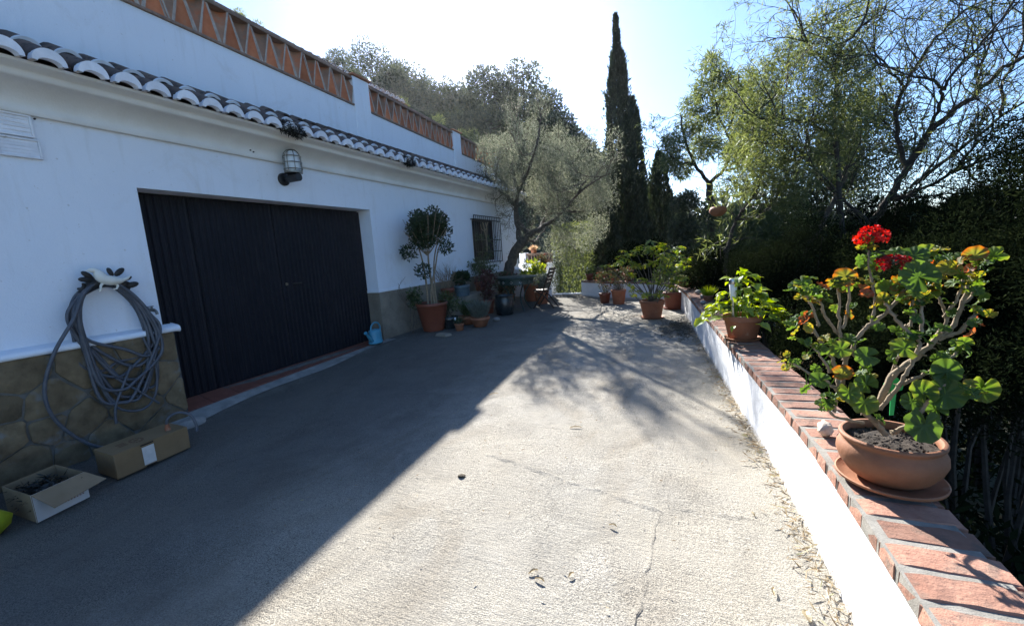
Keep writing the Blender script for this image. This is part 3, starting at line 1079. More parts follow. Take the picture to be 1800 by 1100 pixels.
mouth_me = crescent(0.106, 0.074, 0.036, 0.07, M['white_paint'], 'tile_mouth')
rim_me = crescent(0.1035, 0.085, 0.078, 0.03, M['white_paint'], 'tile_rim')
ncol = int((HY1 + 0.1 - 0.9) / PITCH_T)
for i in range(ncol):
    y = 0.9 + (i + 0.5) * PITCH_T
    j = random.uniform(-0.008, 0.008)
    for rr in range(2):
        dx = 0.30 * rr
        p = (EX + 0.03 - dx + j, y + random.uniform(-.012, .012), EZ + 0.004 + dx * math.tan(SL) + 0.016 * rr)
        rot = (random.uniform(-.05, .05), SL + random.uniform(-.03, .03), random.uniform(-.05, .05))
        piece('tile', cap_me, roof, p, rot)
        piece('tile_mouth' if rr == 0 else 'tile_rim', mouth_me if rr == 0 else rim_me, roof, (p[0] + (0.052 if rr == 0 else 0.012), p[1], p[2] - (0.014 if rr == 0 else 0.003)), (0, 0.06 if rr == 0 else SL, rot[2]))
    if y > 4.4:
        piece('tile', cap_me, roof, (EX + 0.03 - 0.60, y, EZ + 0.04 + 0.60 * math.tan(SL)), (0, SL, random.uniform(-.02, .02)))
    piece('tile', chan_me, roof, (EX + 0.01 + j, y + PITCH_T / 2, EZ + 0.092), (0, SL, random.uniform(-.015, .015)))

# --- terrace wall, pillars and balustrade above the eave
TX0 = WX - 0.40


def tx(y):
    return WX - 0.2 - 0.058 * (max(0.3, y) - 3.3)


TB, TT = 4.235, 4.735             # foot and top of the openings
TEND = 14.0
mb = MB()
yy = [HY0, 0.3, TEND]
for y in yy:
    for dx, z in ((0, 3.1), (0, TB), (-0.22, TB), (-0.22, 3.1)):
        mb.v.append((tx(y) + dx, y, z))
for i in range(2):
    for j in range(4):
        j2 = (j + 1) % 4
        mb.f.append((4 * i + j, 4 * (i + 1) + j, 4 * (i + 1) + j2, 4 * i + j2))
mb.f += [(0, 1, 2, 3), (11, 10, 9, 8)]
obj('terrace_wall', mb, M['plaster'], house)
mb = MB().add([(tx(HY0) - 0.2, HY0, 3.75), (tx(TEND) - 0.2, TEND, 3.75), (-11.0, TEND, 3.75), (-11.0, HY0, 3.75)], [(0, 1, 2, 3)])
mb.add([(tx(TEND), TEND, 2.9), (-11.0, TEND, 2.9), (-11.0, TEND, 4.3), (tx(TEND), TEND, 4.3)], [(0, 1, 2, 3)])
mb.add([(tx(TEND) - 0.01, HY1, 3.05), (tx(TEND), TEND, 3.05), (-11.0, TEND, 3.05), (-11.0, HY1, 3.05)], [(0, 1, 2, 3)])
obj('terrace_floor', mb, M['sill'], house)
PILLARS = [(6.72, 0.42), (10.72, 0.42), (13.78, 0.42)]
for y, w in PILLARS:
    x = tx(y)
    p_ = obj('pillar', MB().hexa([(x - 0.27, y - w / 2, 3.3), (x + 0.045, y - w / 2, 3.3), (x + 0.045, y + w / 2, 3.3), (x - 0.27, y + w / 2, 3.3)],
                                 [(x - 0.27, y - w / 2, TT + 0.02), (x + 0.045, y - w / 2, TT + 0.02), (x + 0.045, y + w / 2, TT + 0.02), (x - 0.27, y + w / 2, TT + 0.02)]), M['plaster'], house, bevel=0.02)
    obj('cap', MB().box(x - 0.31, x + 0.085, y - w / 2 - 0.035, y + w / 2 + 0.035, TT + 0.021, TT + 0.055), M['old_terracotta'], p_, bevel=0.008)


def lattice_tile(up):
    """tapered curved roof tile standing on end, hollow side out: wide mouth at the top (up) or at the bottom"""
    mb_ = MB()
    n_, st, T = 9, 3, 0.024
    H_ = TT - TB - 0.095
    for i in range(st + 1):
        f = i / st
        r_ = (0.030 + 0.108 * f) if up else (0.122 - 0.092 * f)
        for th in (0, T):
            for k_ in range(n_):
                a = math.pi * k_ / (n_ - 1)
                mb_.v.append((-(r_ - th * 0.9) * math.sin(a) * (1.0 if up else 0.7) - (0.0 if up else 0.012), -(r_ - th) * math.cos(a), H_ * f))
    w = 2 * n_
    edge = []
    for i in range(st):
        for k_ in range(n_ - 1):
            a, b_ = i * w + k_, (i + 1) * w + k_
            mb_.f += [(a, b_, b_ + 1, a + 1), (a + n_, a + n_ + 1, b_ + n_ + 1, b_ + n_)]
        for k_ in (0, n_ - 1):
            a, b_ = i * w + k_, (i + 1) * w + k_
            edge.append(len(mb_.f))
            mb_.f.append((a, a + n_, b_ + n_, b_))
    for i in (0, st):
        for k_ in range(n_ - 1):
            a = i * w + k_
            mb_.f.append((a, a + 1, a + n_ + 1, a + n_))
    me = meshdata('lattice_tile', mb_.v, mb_.f, M['lattice_grey'] if up else M['lattice'], True)
    me.materials.append(M['lat_rim'])
    for e in edge:
        me.polygons[e].material_index = 1
    me.set_sharp_from_angle(angle=R(50))
    return me


lat_up, lat_dn = lattice_tile(True), lattice_tile(False)


def rail(mb_, y0, y1, z0, z1, dx0, dx1):
    mb_.hexa([(tx(y0) - dx0, y0, z0), (tx(y0) + dx1, y0, z0), (tx(y1) + dx1, y1, z0), (tx(y1) - dx0, y1, z0)],
             [(tx(y0) - dx0, y0, z1), (tx(y0) + dx1, y0, z1), (tx(y1) + dx1, y1, z1), (tx(y1) - dx0, y1, z1)])


spans = [(0.8, PILLARS[0][0] - 0.22), (PILLARS[0][0] + 0.22, PILLARS[1][0] - 0.22), (PILLARS[1][0] + 0.22, PILLARS[2][0] - 0.22)]
for y0, y1 in spans:
    mb = MB()
    rail(mb, y0, y1, TB + 0.002, TB + 0.035, 0.24, 0.025)
    bal = obj('balustrade', mb, M['rail'], house, bevel=0.006)
    mb = MB()
    rail(mb, y0, y1, TT - 0.055, TT - 0.018, 0.24, 0.03)
    obj('rail', mb, M['rail'], bal, bevel=0.005)
    # coping bricks laid along the rail
    n = int((y1 - y0) / 0.245)
    for i in range(n):
        a, b_ = y0 + (y1 - y0) * i / n + 0.004, y0 + (y1 - y0) * (i + 1) / n - 0.004
        mb = MB()
        rail(mb, a, b_, TT - 0.016, TT + 0.018 + random.uniform(-.002, .002), 0.22, 0.012)
        obj('coping_brick', mb, M['rail'], bal, bevel=0.004)
    n = int((y1 - y0) / (0.148 if y0 < 5 else 0.128))
    for i in range(n):
        y = y0 + (i + 0.5) * (y1 - y0) / n
        piece('lattice_tile', lat_up if i % 2 else lat_dn, bal, (tx(y) + 0.012, y, TB + 0.04), (0, 0, random.uniform(-.10, .10)))

# --- upper storey with a white-edged tile roof, set back on the terrace
UX, UZ, UY1 = -8.5, 6.50, 12.7
mb = MB().box(-11.5, UX - 0.32, 1.0, UY1 - 0.3, 3.7, UZ - 0.06)
obj('upper_storey', mb, M['plaster'], house)
mb = MB().hexa([(UX - 0.02, 1.0, UZ - 0.05), (UX - 0.02, UY1, UZ - 0.05), (-11.6, UY1, UZ + 1.25), (-11.6, 1.0, UZ + 1.25)],
               [(UX - 0.02, 1.0, UZ), (UX - 0.02, UY1, UZ), (-11.6, UY1, UZ + 1.30), (-11.6, 1.0, UZ + 1.30)])
uroof = obj('upper_roof', mb, M['old_terracotta'], house)
mb = MB().box(UX - 0.34, UX - 0.05, 1.0, UY1, UZ - 0.30, UZ - 0.052)
obj('eave_band', mb, M['old_terracotta'], uroof)
n = int((UY1 - 5.0) / 0.25)
for i in range(n):
    y = 5.0 + 0.25 * (i + 0.5)
    piece('tile', cap_me, uroof, (UX + 0.02, y, UZ + 0.004), (0, SL, 0))
    piece('tile_mouth', mouth_me, uroof, (UX + 0.028, y, UZ + 0.003), (0, 0.1, 0))

# --- window with iron grille
GX = WX + 0.11
win = obj('window', MB().box(WX - 0.20, WX - 0.16, WY0, WY1, WZ0, WZ1), M['black_plastic'], house)
mt, t, b = newmat('dark_glass')
b.inputs['Base Color'].default_value = (0.01, 0.011, 0.013, 1)
b.inputs['Roughness'].default_value = 0.22
b.inputs['Specular IOR Level'].default_value = 0.25
M['glass'] = mt
for a, b_ in ((WY0 + 0.06, (WY0 + WY1) / 2 - 0.03), ((WY0 + WY1) / 2 + 0.03, WY1 - 0.06)):
    obj('pane', MB().box(WX - 0.158, WX - 0.150, a, b_, WZ0 + 0.06, WZ1 - 0.06), M['glass'], win)
mb = MB()
for a, b_, c_, d in ((WY0, WY0 + 0.06, WZ0, WZ1), (WY1 - 0.06, WY1, WZ0, WZ1), (WY0 + 0.061, WY1 - 0.061, WZ0, WZ0 + 0.06), (WY0 + 0.061, WY1 - 0.061, WZ1 - 0.06, WZ1), ((WY0 + WY1) / 2 - 0.03, (WY0 + WY1) / 2 + 0.03, WZ0 + 0.061, WZ1 - 0.061)):
    mb.box(WX - 0.159, WX - 0.12, a, b_, c_, d)
obj('frame', mb, M['wood'], win)
gy0, gy1, gz0, gz1 = WY0 - 0.08, WY1 + 0.06, WZ0 - 0.05, WZ1 + 0.06
mb = MB()
for z in (gz0, gz0 + 0.30, gz0 + 0.62, gz1 - 0.10, gz1):
    mb.box(GX - 0.006, GX + 0.006, gy0, gy1, z - 0.012, z + 0.012)
for y in (gy0, gy1):
    for z in (gz0, gz1 - 0.10):
        mb.box(WX - 0.02, GX - 0.007, y - 0.008, y + 0.008, z - 0.012, z + 0.012)
grille = obj('grille', mb, M['iron'], house)
nb = 15
for i in range(nb):
    y = gy0 + (gy1 - gy0) * i / (nb - 1)
    obj('bar', MB().tube([(GX, y, gz0 - 0.005), (GX, y, gz1 + 0.006)], 0.009 if 0 < i < nb - 1 else 0.013, 6), M['iron'], grille)

# --- two louvred vents at the left edge of the wall
for y0, y1, z0, z1 in ((1.735, 2.0, 2.662, 2.845), (1.765, 2.025, 2.49, 2.652)):
    mb = MB().box(WX - 0.01, WX + 0.012, y0, y1, z0, z1)
    vent = obj('vent', mb, M['white_paint'], house, bevel=0.004)
    mb = MB()
    for a, b_, c_, d in ((y0, y1, z0, z0 + 0.016), (y0, y1, z1 - 0.016, z1), (y0, y0 + 0.016, z0 + 0.0161, z1 - 0.0161), (y1 - 0.016, y1, z0 + 0.0161, z1 - 0.0161)):
        mb.box(WX + 0.0121, WX + 0.032, a, b_, c_, d)
    obj('frame', mb, M['white_paint'], vent, bevel=0.003)
    nl = 5
    for i in range(nl):
        z = z0 + 0.026 + (z1 - z0 - 0.052) * i / (nl - 1)
        obj('louvre', MB().hexa([(WX + 0.0122, y0 + 0.0165, z - 0.012), (WX + 0.0122, y1 - 0.0165, z - 0.012), (WX + 0.020, y1 - 0.0165, z - 0.014), (WX + 0.020, y0 + 0.0165, z - 0.014)],
                                [(WX + 0.0122, y0 + 0.0165, z + 0.012), (WX + 0.0122, y1 - 0.0165, z + 0.012), (WX + 0.014, y1 - 0.0165, z + 0.010), (WX + 0.014, y0 + 0.0165, z + 0.010)]), M['white_paint'], vent)
for y, z in ((2.03, 2.83), (3.97, 2.93), (4.01, 2.915)):
    obj('wall_plug', MB().tube([(WX, y, z), (WX + 0.012 + (0.05 if y > 3 else 0), y, z)], 0.008, 6), M['iron'], house)

# dry tufts caught in the eave
for y, dz, s_, lab in ((4.30, 0.0, 1.0, 'dark dry moss tuft caught under the eave tiles, above the wall lamp'), (6.85, 0.0, 0.9, 'dark dry moss tuft under the eave, nearer the first white pillar')):
    cs = [(EX + 0.05, y + k_ * 0.10, EZ + 0.02 + random.uniform(-.02, .02)) for k_ in range(-1, 2)]
    P, Dd = clumps(cs, 0.075 * s_, 900, 0.5, -0.1)
    o = leafquads('moss_tuft', P, Dd, 0.05, 0.012, M['moss'], kind=None)
    tag(o, lab, 'moss', 'moss tufts on the eave')

# ================================================================== GARDEN WALLS AT THE FAR END
gw = thing('garden_wall', (-4.4, 12.35, 0), 'low white garden wall behind the folding chair, left of the step', 'wall')
mb = MB().hexa([(-5.10, 12.62, -0.1), (-3.80, 12.20, -0.1), (-3.76, 12.42, -0.1), (-5.04, 12.84, -0.1)],
               [(-5.10, 12.62, 0.86), (-3.80, 12.20, 0.64), (-3.76, 12.42, 0.66), (-5.04, 12.84, 0.88)])
obj('wall', mb, M['white_paint'], gw, bevel=0.02)
mb = MB().hexa([(-5.12, 12.60, 0.875), (-3.79, 12.17, 0.652), (-3.73, 12.44, 0.672), (-5.06, 12.87, 0.892)],
               [(-5.12, 12.60, 0.90), (-3.79, 12.17, 0.68), (-3.73, 12.44, 0.70), (-5.06, 12.87, 0.92)])
obj('coping', mb, M['white_paint'], gw, bevel=0.01)

lw = thing('lattice_wall', (-4.6, 14.0, 0), 'white wall with a terracotta balustrade band, right of the olive trunk', 'wall')
obj('wall', MB().box(-5.55, -4.02, 14.0, 14.25, -0.8, 0.98), M['white_paint'], lw, bevel=0.015)
obj('post', MB().box(-5.36, -5.12, 13.97, 14.28, 0.981, 1.36), M['white_paint'], lw, bevel=0.015)
obj('post', MB().box(-4.14, -4.02, 13.97, 14.28, 0.981, 1.36), M['white_paint'], lw, bevel=0.015)
obj('rail', MB().box(-5.12, -4.14, 14.02, 14.22, 1.27, 1.33), M['rail'], lw, bevel=0.008)
n = 9
for i in range(n):
    x = -5.06 + 0.86 * i / (n - 1)
    mb = MB().lathe([(0.03, 0), (0.045, 0.03), (0.052, 0.09), (0.028, 0.17), (0.026, 0.22), (0.042, 0.26), (0.042, 0.285)], (x, 14.12, 0.983), 10)
    obj('baluster', mb, M['rail'], lw, smooth=True)

# low masonry ledge under the window
ld = obj('stone_bench', MB().box(WX + 0.02, WX + 0.50, 7.7, 11.2, -0.05, 0.50), M['slabstone'], bevel=0.02)
tag(ld, 'low brown masonry bench along the house wall under the barred window', 'bench')

# ================================================================== THINGS ON THE HOUSE WALL
# bulkhead lamp
LY, LZ = 4.44, 2.635
t_ = thing('wall_lamp', (WX, LY, LZ), 'black caged bulkhead lamp with clear glass on the wall above the garage door', 'lamp')
mb = MB().tube([(WX, LY, LZ), (WX + 0.03, LY, LZ), (WX + 0.045, LY, LZ)], [0.085, 0.085, 0.06], 20)
obj('base', mb, M['black_plastic'], t_, smooth=True)
mb = MB().tube([(WX + 0.045, LY, LZ), (WX + 0.12, LY, LZ), (WX + 0.121, LY, LZ), (WX + 0.30, LY, LZ)], [0.03, 0.03, 0.055, 0.055], 16)
obj('arm', mb, M['black_plastic'], t_, smooth=True)
lx = WX + 0.215
mb = MB().lathe([(0.105, 0.0), (0.115, 0.0), (0.115, 0.03), (0.07, 0.035)], (lx, LY, LZ + 0.056), 20)
obj('collar', mb, M['metal'], t_, smooth=True)
mt, t, b = newmat('lamp_glass')
b.inputs['Base Color'].default_value = (0.9, 0.93, 0.93, 1)
b.inputs['Roughness'].default_value = 0.22
b.inputs['Transmission Weight'].default_value = 0.35
M['lampglass'] = mt
mb = MB().lathe([(0.088, 0.0), (0.092, 0.10), (0.088, 0.18), (0.065, 0.235), (0.03, 0.26), (0.002, 0.265)], (lx, LY, LZ + 0.092), 20)
obj('glass', mb, M['lampglass'], t_, smooth=True)
mb = MB().lathe([(0.028, 0), (0.034, 0.06), (0.03, 0.11), (0.002, 0.135)], (lx, LY, LZ + 0.095), 12)
obj('bulb', mb, M['frost'], t_, smooth=True)
mb = MB()
cage = [(0.112, 0.03), (0.114, 0.12), (0.112, 0.20), (0.095, 0.26), (0.055, 0.30), (0.0, 0.312)]
for k_ in range(4):
    a = math.pi * k_ / 4 + 0.3
    pts = [(lx + r_ * math.cos(a), LY + r_ * math.sin(a), LZ + 0.056 + z) for r_, z in cage] + [(lx - r_ * math.cos(a), LY - r_ * math.sin(a), LZ + 0.056 + z) for r_, z in cage[-2::-1]]
    mb.tube(pts, 0.0055, 6)
for z, r_ in ((0.05, 0.1155), (0.135, 0.1165), (0.215, 0.112)):
    mb.tube([(lx + r_ * math.cos(a), LY + r_ * math.sin(a), LZ + 0.056 + z) for a in np.linspace(0, 2 * math.pi, 24, endpoint=False)], 0.006, 6, closed=True)
obj('cage', mb, M['metal'], t_, smooth=True)

# tap
t_ = thing('garden_tap', (WX, 2.575, 1.10), 'small brass garden tap on the white wall beside the garage door', 'tap')
mb = MB().tube([(WX, 2.58, 1.095), (WX + 0.05, 2.58, 1.095), (WX + 0.09, 2.585, 1.095), (WX + 0.12, 2.59, 1.08), (WX + 0.125, 2.592, 1.05)], [0.016, 0.014, 0.018, 0.013, 0.013], 10)
mb.tube([(WX + 0.07, 2.582, 1.095), (WX + 0.07, 2.582, 1.13)], [0.013, 0.009], 8)
mb.tube([(WX, 2.58, 1.095), (WX + 0.008, 2.58, 1.095)], 0.028, 12)
obj('body', mb, M['metal'], t_, smooth=True)
obj('handle', MB().box(WX + 0.063, WX + 0.077, 2.50, 2.60, 1.131, 1.138), M['iron'], t_, bevel=0.003)

# hose hanger with a cast bird
HX = WX + 0.08
t_ = thing('hose_hanger', (WX, 2.22, 1.38), 'cast hose hanger with a cream bird among black leaves on the wall', 'hose hanger')
mb = MB()
mb.tube([(WX, 2.08, 1.37), (WX + 0.14, 2.06, 1.37), (WX + 0.15, 2.06, 1.42)], 0.012, 8)
mb.tube([(WX, 2.36, 1.36), (WX + 0.14, 2.38, 1.35), (WX + 0.15, 2.38, 1.40)], 0.012, 8)
arc = [(WX + 0.10, 2.05 + 0.35 * f, 1.325 + 0.10 * math.sin(math.pi * f)) for f in np.linspace(0, 1, 12)]
mb.tube(arc, [0.03 + 0.03 * math.sin(math.pi * f) for f in np.linspace(0, 1, 12)], 10)
obj('bracket', mb, M['iron'], t_, smooth=True)
bx = WX + 0.17
mb = MB()
mb.tube(catmull([(bx, 2.36, 1.425), (bx, 2.31, 1.42), (bx + 0.005, 2.25, 1.425), (bx + 0.005, 2.19, 1.45), (bx, 2.165, 1.50), (bx, 2.15, 1.525), (bx, 2.12, 1.53), (bx, 2.085, 1.527)], 3), list(np.interp(np.linspace(0, 1, 22), [0, .12, .3, .5, .66, .76, .85, .92, 1], [0.008, 0.03, 0.046, 0.045, 0.026, 0.022, 0.024, 0.011, 0.003])), 10)
mb.tube([(bx, 2.19, 1.41), (bx + 0.01, 2.165, 1.385), (bx + 0.01, 2.155, 1.34), (bx + 0.015, 2.14, 1.335)], [0.014, 0.010, 0.008, 0.006], 6)
mb.tube([(bx, 2.28, 1.40), (bx + 0.01, 2.29, 1.37), (bx + 0.01, 2.275, 1.345), (bx + 0.015, 2.25, 1.345)], [0.014, 0.010, 0.008, 0.006], 6)
mb.tube([(bx, 2.33, 1.42), (bx + 0.01, 2.37, 1.435), (bx + 0.01, 2.40, 1.455)], [0.018, 0.014, 0.004], 6)
obj('bird', mb, M['bird'], t_, smooth=True)
lfv = MB()
for (y, z, a, s_) in ((2.10, 1.49, 2.4, 1.0), (2.08, 1.45, 3.0, 1.0), (2.27, 1.505, 1.9, 0.9), (2.34, 1.50, 0.7, 1.1), (2.12, 1.40, 3.6, 1.1), (2.37, 1.385, -0.4, 1.2), (2.42, 1.37, 0.2, 1.2), (2.40, 1.435, 0.5, .7)):
    c_, s2 = math.cos(a), math.sin(a)
    mb = MB().ball((0, 0, 0), (0.012, 0.05 * s_, 0.024 * s_), 10, 6)
    mb.v = [(bx - 0.03 + p[0], y + p[1] * c_ - p[2] * s2, z + p[1] * s2 + p[2] * c_) for p in mb.v]
    obj('leaf', mb, M['iron'], t_, smooth=True)

# hose: one long tube wound over the hanger
pts = []
hr_ = random.Random(4)
loops = [(0.03, .40, .30), (0.05, .52, .12), (0.02, .60, .02), (0.07, .30, .22), (0.04, .34, .35), (0.09, .27, .16), (0.06, .46, .25), (0.10, .28, .08), (0.08, .66, .40), (0.11, .40, .10), (0.05, .58, .30)]
for i, (d, zb, yo) in enumerate(loops):
    x = WX + 0.045 + d
    yb = 2.06 + yo * 0.85
    wl, wr = hr_.uniform(0.0, 0.09), hr_.uniform(0.0, 0.10)
    pts += [(x, 2.06 + hr_.uniform(-.02, .02), 1.335), (x + 0.02, 2.00 - wl, 1.16), (x + 0.02, 1.97 - wl * .6 + yo * 0.15, 0.92), (x + 0.04, yb - 0.14, zb + 0.10), (x + 0.05, yb, zb), (x + 0.05, yb + 0.12, zb + 0.05),
            (x + 0.04, 2.46 + wr, 0.78 + hr_.uniform(-.1, .1)), (x + 0.02, 2.44 + wr * 0.7, 1.08), (x, 2.37 + hr_.uniform(-.02, .03), 1.30), (x, 2.22, 1.40 + d * 0.3)]
pts += [(WX + 0.17, 2.04, 1.33), (WX + 0.19, 1.93, 1.12), (WX + 0.19, 1.76, 0.85), (WX + 0.17, 1.66, 0.55), (WX + 0.16, 1.69, 0.28), (WX + 0.18, 1.83, 0.02), (WX + 0.21, 1.98, -0.10), (WX + 0.22, 2.15, -0.135)]
hose = obj('garden_hose', MB().tube(catmull(pts, 7), 0.0145, 8), M['hose'], smooth=True)
tag(hose, 'long grey garden hose coiled over the bird hanger on the wall', 'hose')
mb = MB()
mb.tube(catmull([(WX + 0.19, 2.40, 0.85), (WX + 0.19, 2.46, 0.55), (WX + 0.19, 2.42, 0.28), (WX + 0.20, 2.30, 0.16), (WX + 0.20, 2.14, 0.20), (WX + 0.18, 2.05, 0.34), (WX + 0.17, 2.00, 0.62)], 6), 0.011, 8)
mb.tube(catmull([(WX + 0.20, 2.06, 0.10), (WX + 0.20, 2.08, 0.25), (WX + 0.20, 2.16, 0.42), (WX + 0.19, 2.26, 0.60)], 6), 0.011, 8)
mb.tube(catmull([(WX + 0.19, 2.13, 0.52), (WX + 0.20, 2.28, 0.34), (WX + 0.21, 2.42, 0.17)], 6), 0.011, 8)
o = obj('hose_offcut', mb, M['hose'], smooth=True)
tag(o, 'thin grey hose ends hanging loose behind the closed brown carton', 'hose')

# ================================================================== CARTONS, BAG
def gq(mb_, a, b_, c_, d, th=0.004):
    a, b_, c_, d = map(Vector, (a, b_, c_, d))
    nn = (b_ - a).cross(d - a).normalized() * th
    mb_.hexa([a - nn, b_ - nn, c_ - nn, d - nn], [a, b_, c_, d])


gB = -0.152
t_ = thing('cardboard_box', (-4.4, 1.98, gB), 'closed brown cardboard carton with a paper label, against the stone plinth', 'box')
A_, B_, Cc = Vector((-4.21, 1.70, gB)), Vector((-4.25, 2.27, gB)), Vector((-4.55, 1.70, gB))
dC = Vector((-0.33, 0.02, 0))
hz = Vector((0, 0, 0.205))
mb = MB().hexa([A_, B_, B_ + dC, A_ + dC], [A_ + hz, B_ + hz, B_ + dC + hz, A_ + dC + hz])
obj('body', mb, M['card'], t_, bevel=0.006)
ex = (B_ - A_)
upv = Vector((0, 0, 1))
outn = Vector((1, 0.07, 0)).normalized()


def on_front(u, v):
    return A_ + ex * u + hz * v + outn * 0.003


mb = MB()
gq(mb, on_front(0.34, 0.10), on_front(0.50, 0.10), on_front(0.50, 0.86), on_front(0.34, 0.86), 0.001)
obj('label', mb, M['paper'], t_)
mb = MB()
gq(mb, on_front(0.33, 0.93), on_front(0.50, 0.93), on_front(0.50, 0.985), on_front(0.33, 0.985), 0.002)
gq(mb, on_front(0.36, 0.015), on_front(0.50, 0.015), on_front(0.50, 0.06), on_front(0.36, 0.06), 0.002)
obj('slot', mb, M['black_plastic'], t_)


def on_top(u, v):
    return A_ + ex * u + dC * v + hz + upv * 0.0035


mb = MB()
gq(mb, on_top(-0.005, 0.0), on_top(0.73, 0.0), on_top(0.73, 0.98), on_top(-0.005, 0.98), 0.003)
obj('top_flap', mb, M['card'], t_)
mb = MB()
for k_ in range(14):        # printed wreath emblem and lines beside it
    a0, a1 = 2 * math.pi * k_ / 14, 2 * math.pi * (k_ + 0.7) / 14
    c0 = [(0.40 + 0.085 * math.cos(a) * s2, 0.45 + 0.22 * math.sin(a) * s2) for s2, a in ((1, a0), (1, a1), (0.7, a1), (0.7, a0))]
    gq(mb, *[on_top(*q) + upv * 0.001 for q in c0], 0.0004)
for v_ in (0.38, 0.48, 0.58):
    gq(mb, on_top(0.17, v_) + upv * 0.001, on_top(0.28, v_) + upv * 0.001, on_top(0.28, v_ + 0.05) + upv * 0.001, on_top(0.17, v_ + 0.05) + upv * 0.001, 0.0004)
gq(mb, on_top(0.37, 0.42) + upv * 0.001, on_top(0.43, 0.42) + upv * 0.001, on_top(0.43, 0.50) + upv * 0.001, on_top(0.37, 0.50) + upv * 0.001, 0.0004)
obj('print', mb, M['ink'], t_)
# hose connector poking out of the carton
c0 = on_top(0.80, 0.30)
t_ = thing('hose_connector', c0, 'short grey hose with a red connector poking out of the closed carton', 'hose')
mb = MB().tube(catmull([c0 + Vector((0, 0, 0.03)), c0 + Vector((0.01, 0.01, 0.10)), c0 + Vector((0.04, 0.08, 0.135)), c0 + Vector((0.09, 0.15, 0.09)), c0 + Vector((0.125, 0.165, 0.0)), c0 + Vector((0.13, 0.16, -0.07))], 5), 0.012, 8)
obj('hose', mb, M['hose'], t_, smooth=True)
mb = MB().tube([c0 + Vector((0, 0, -0.02)), c0 + Vector((0, 0, 0.03)), c0 + Vector((0, 0, 0.031)), c0 + Vector((0, 0.002, 0.055))], [0.022, 0.022, 0.017, 0.017], 10)
obj('connector', mb, M['terracotta'], t_, smooth=True)

t_ = thing('cardboard_box', (-4.3, 1.33, gB - 0.008), 'open white carton with a bent flap and garden cuttings inside', 'box')
A2, B2 = Vector((-4.08, 1.19, gB - 0.01)), Vector((-4.13, 1.49, gB - 0.006))
d2 = Vector((-0.42, 0.0, 0))
h2 = Vector((0, 0, 0.20))
e2 = B2 - A2
mb = MB()
gq(mb, A2, B2, B2 + h2, A2 + h2)
obj('front', mb, M['card_white'], t_)
mb = MB()
gq(mb, A2 + d2, A2, A2 + h2, A2 + d2 + h2)
gq(mb, B2, B2 + d2, B2 + d2 + h2, B2 + h2)
gq(mb, B2 + d2, A2 + d2, A2 + d2 + h2, B2 + d2 + h2)
gq(mb, A2 + upv * 0.004, A2 + d2 + upv * 0.004, B2 + d2 + upv * 0.004, B2 + upv * 0.004)
obj('sides', mb, M['card_dark'], t_)
mb = MB()
fo = Vector((0.11, 0.02, -0.11))
gq(mb, A2 + h2 + Vector((0.004, 0, 0.002)) + fo + e2 * 0.14, B2 + h2 + Vector((0.004, 0, 0.002)) + fo * 0.8 + e2 * 0.22, B2 + h2 + Vector((0.004, 0, 0.002)), A2 + h2 + Vector((0.004, 0, 0.002)))
obj('flap', mb, M['card_dark'], t_)
mb = MB()
on = Vector((0.0035, 0.0006, 0))
for k_ in range(7):         # a row of small handling marks
    u = 0.52 + 0.058 * k_
    for du, dv, w_, hh_ in ((0, 0.24, 0.036, 0.03), (0.004, 0.28, 0.010, 0.06), (0.022, 0.29, 0.012, 0.05), (0.0, 0.35, 0.032, 0.022)):
        q = [A2 + e2 * (u + du + p[0]) + h2 * (dv + p[1]) + on for p in ((0, 0), (w_, 0), (w_, hh_), (0, hh_))]
        gq(mb, *q, 0.0004)
for k_ in range(10):
    u = 0.55 + 0.036 * k_
    q = [A2 + e2 * (u + p[0]) + h2 * (0.43 + p[1]) + on for p in ((0, 0), (0.022, 0), (0.022, 0.03), (0, 0.03))]
    gq(mb, *q, 0.0004)
obj('print', mb, M['ink_red'], t_)
P = np.column_stack([rng.uniform(-4.46, -4.12, 700), rng.uniform(1.22, 1.44, 700), rng.uniform(gB + 0.05, gB + 0.17, 700)])
o = leafquads('garden_cuttings', P, rng.normal(size=(700, 3)) * [1, 1, 0.5], rng.uniform(0.03, 0.09, 700), 0.012, M['moss'])
tag(o, 'dry dark garden cuttings filling the open white carton', 'cuttings')

mb = MB()
nr_ = np.random.default_rng(3)
rings = [(0.02, 0.0), (0.16, 0.0), (0.21, 0.06), (0.215, 0.13), (0.17, 0.20), (0.09, 0.245), (0.03, 0.26)]
n = 22
for r_, z in rings:
    for k_ in range(n):
        a = 2 * math.pi * k_ / n
        rr = r_ * (1 + 0.13 * math.sin(5 * a + z * 20) + 0.09 * math.sin(9 * a - z * 23) + nr_.normal() * 0.05)
        mb.v.append((-4.24 + 0.8 * rr * math.cos(a), 0.93 + 0.8 * rr * math.sin(a), gB - 0.02 + z * 0.9))
for i in range(len(rings) - 1):
    for k_ in range(n):
        mb.f.append((i * n + k_, i * n + (k_ + 1) % n, (i + 1) * n + (k_ + 1) % n, (i + 1) * n + k_))
mb.f.append(tuple((len(rings) - 1) * n + k_ for k_ in range(n)))
o = obj('plastic_bag', mb, M['bagmat'], smooth=True)
tag(o, 'crumpled yellow and green plastic bag at the left edge, beside the open carton', 'bag')
t_ = thing('rubbish_bin', (-4.72, 0.98, gB - 0.02), 'black plastic tub at the left edge, behind the yellow bag', 'tub')
mb = MB().lathe([(0.15, 0), (0.19, 0.36), (0.21, 0.37), (0.21, 0.40), (0.18, 0.40), (0.145, 0.03)], (-4.72, 0.98, gB - 0.02), 24)
obj('body', mb, M['black_plastic'], t_, smooth=True)
mb = MB().tube([(-4.72 + 0.212 * math.cos(a), 0.98 + 0.212 * math.sin(a), gB + 0.375) for a in np.linspace(0, 2 * math.pi, 20, endpoint=False)], 0.009, 6, closed=True)
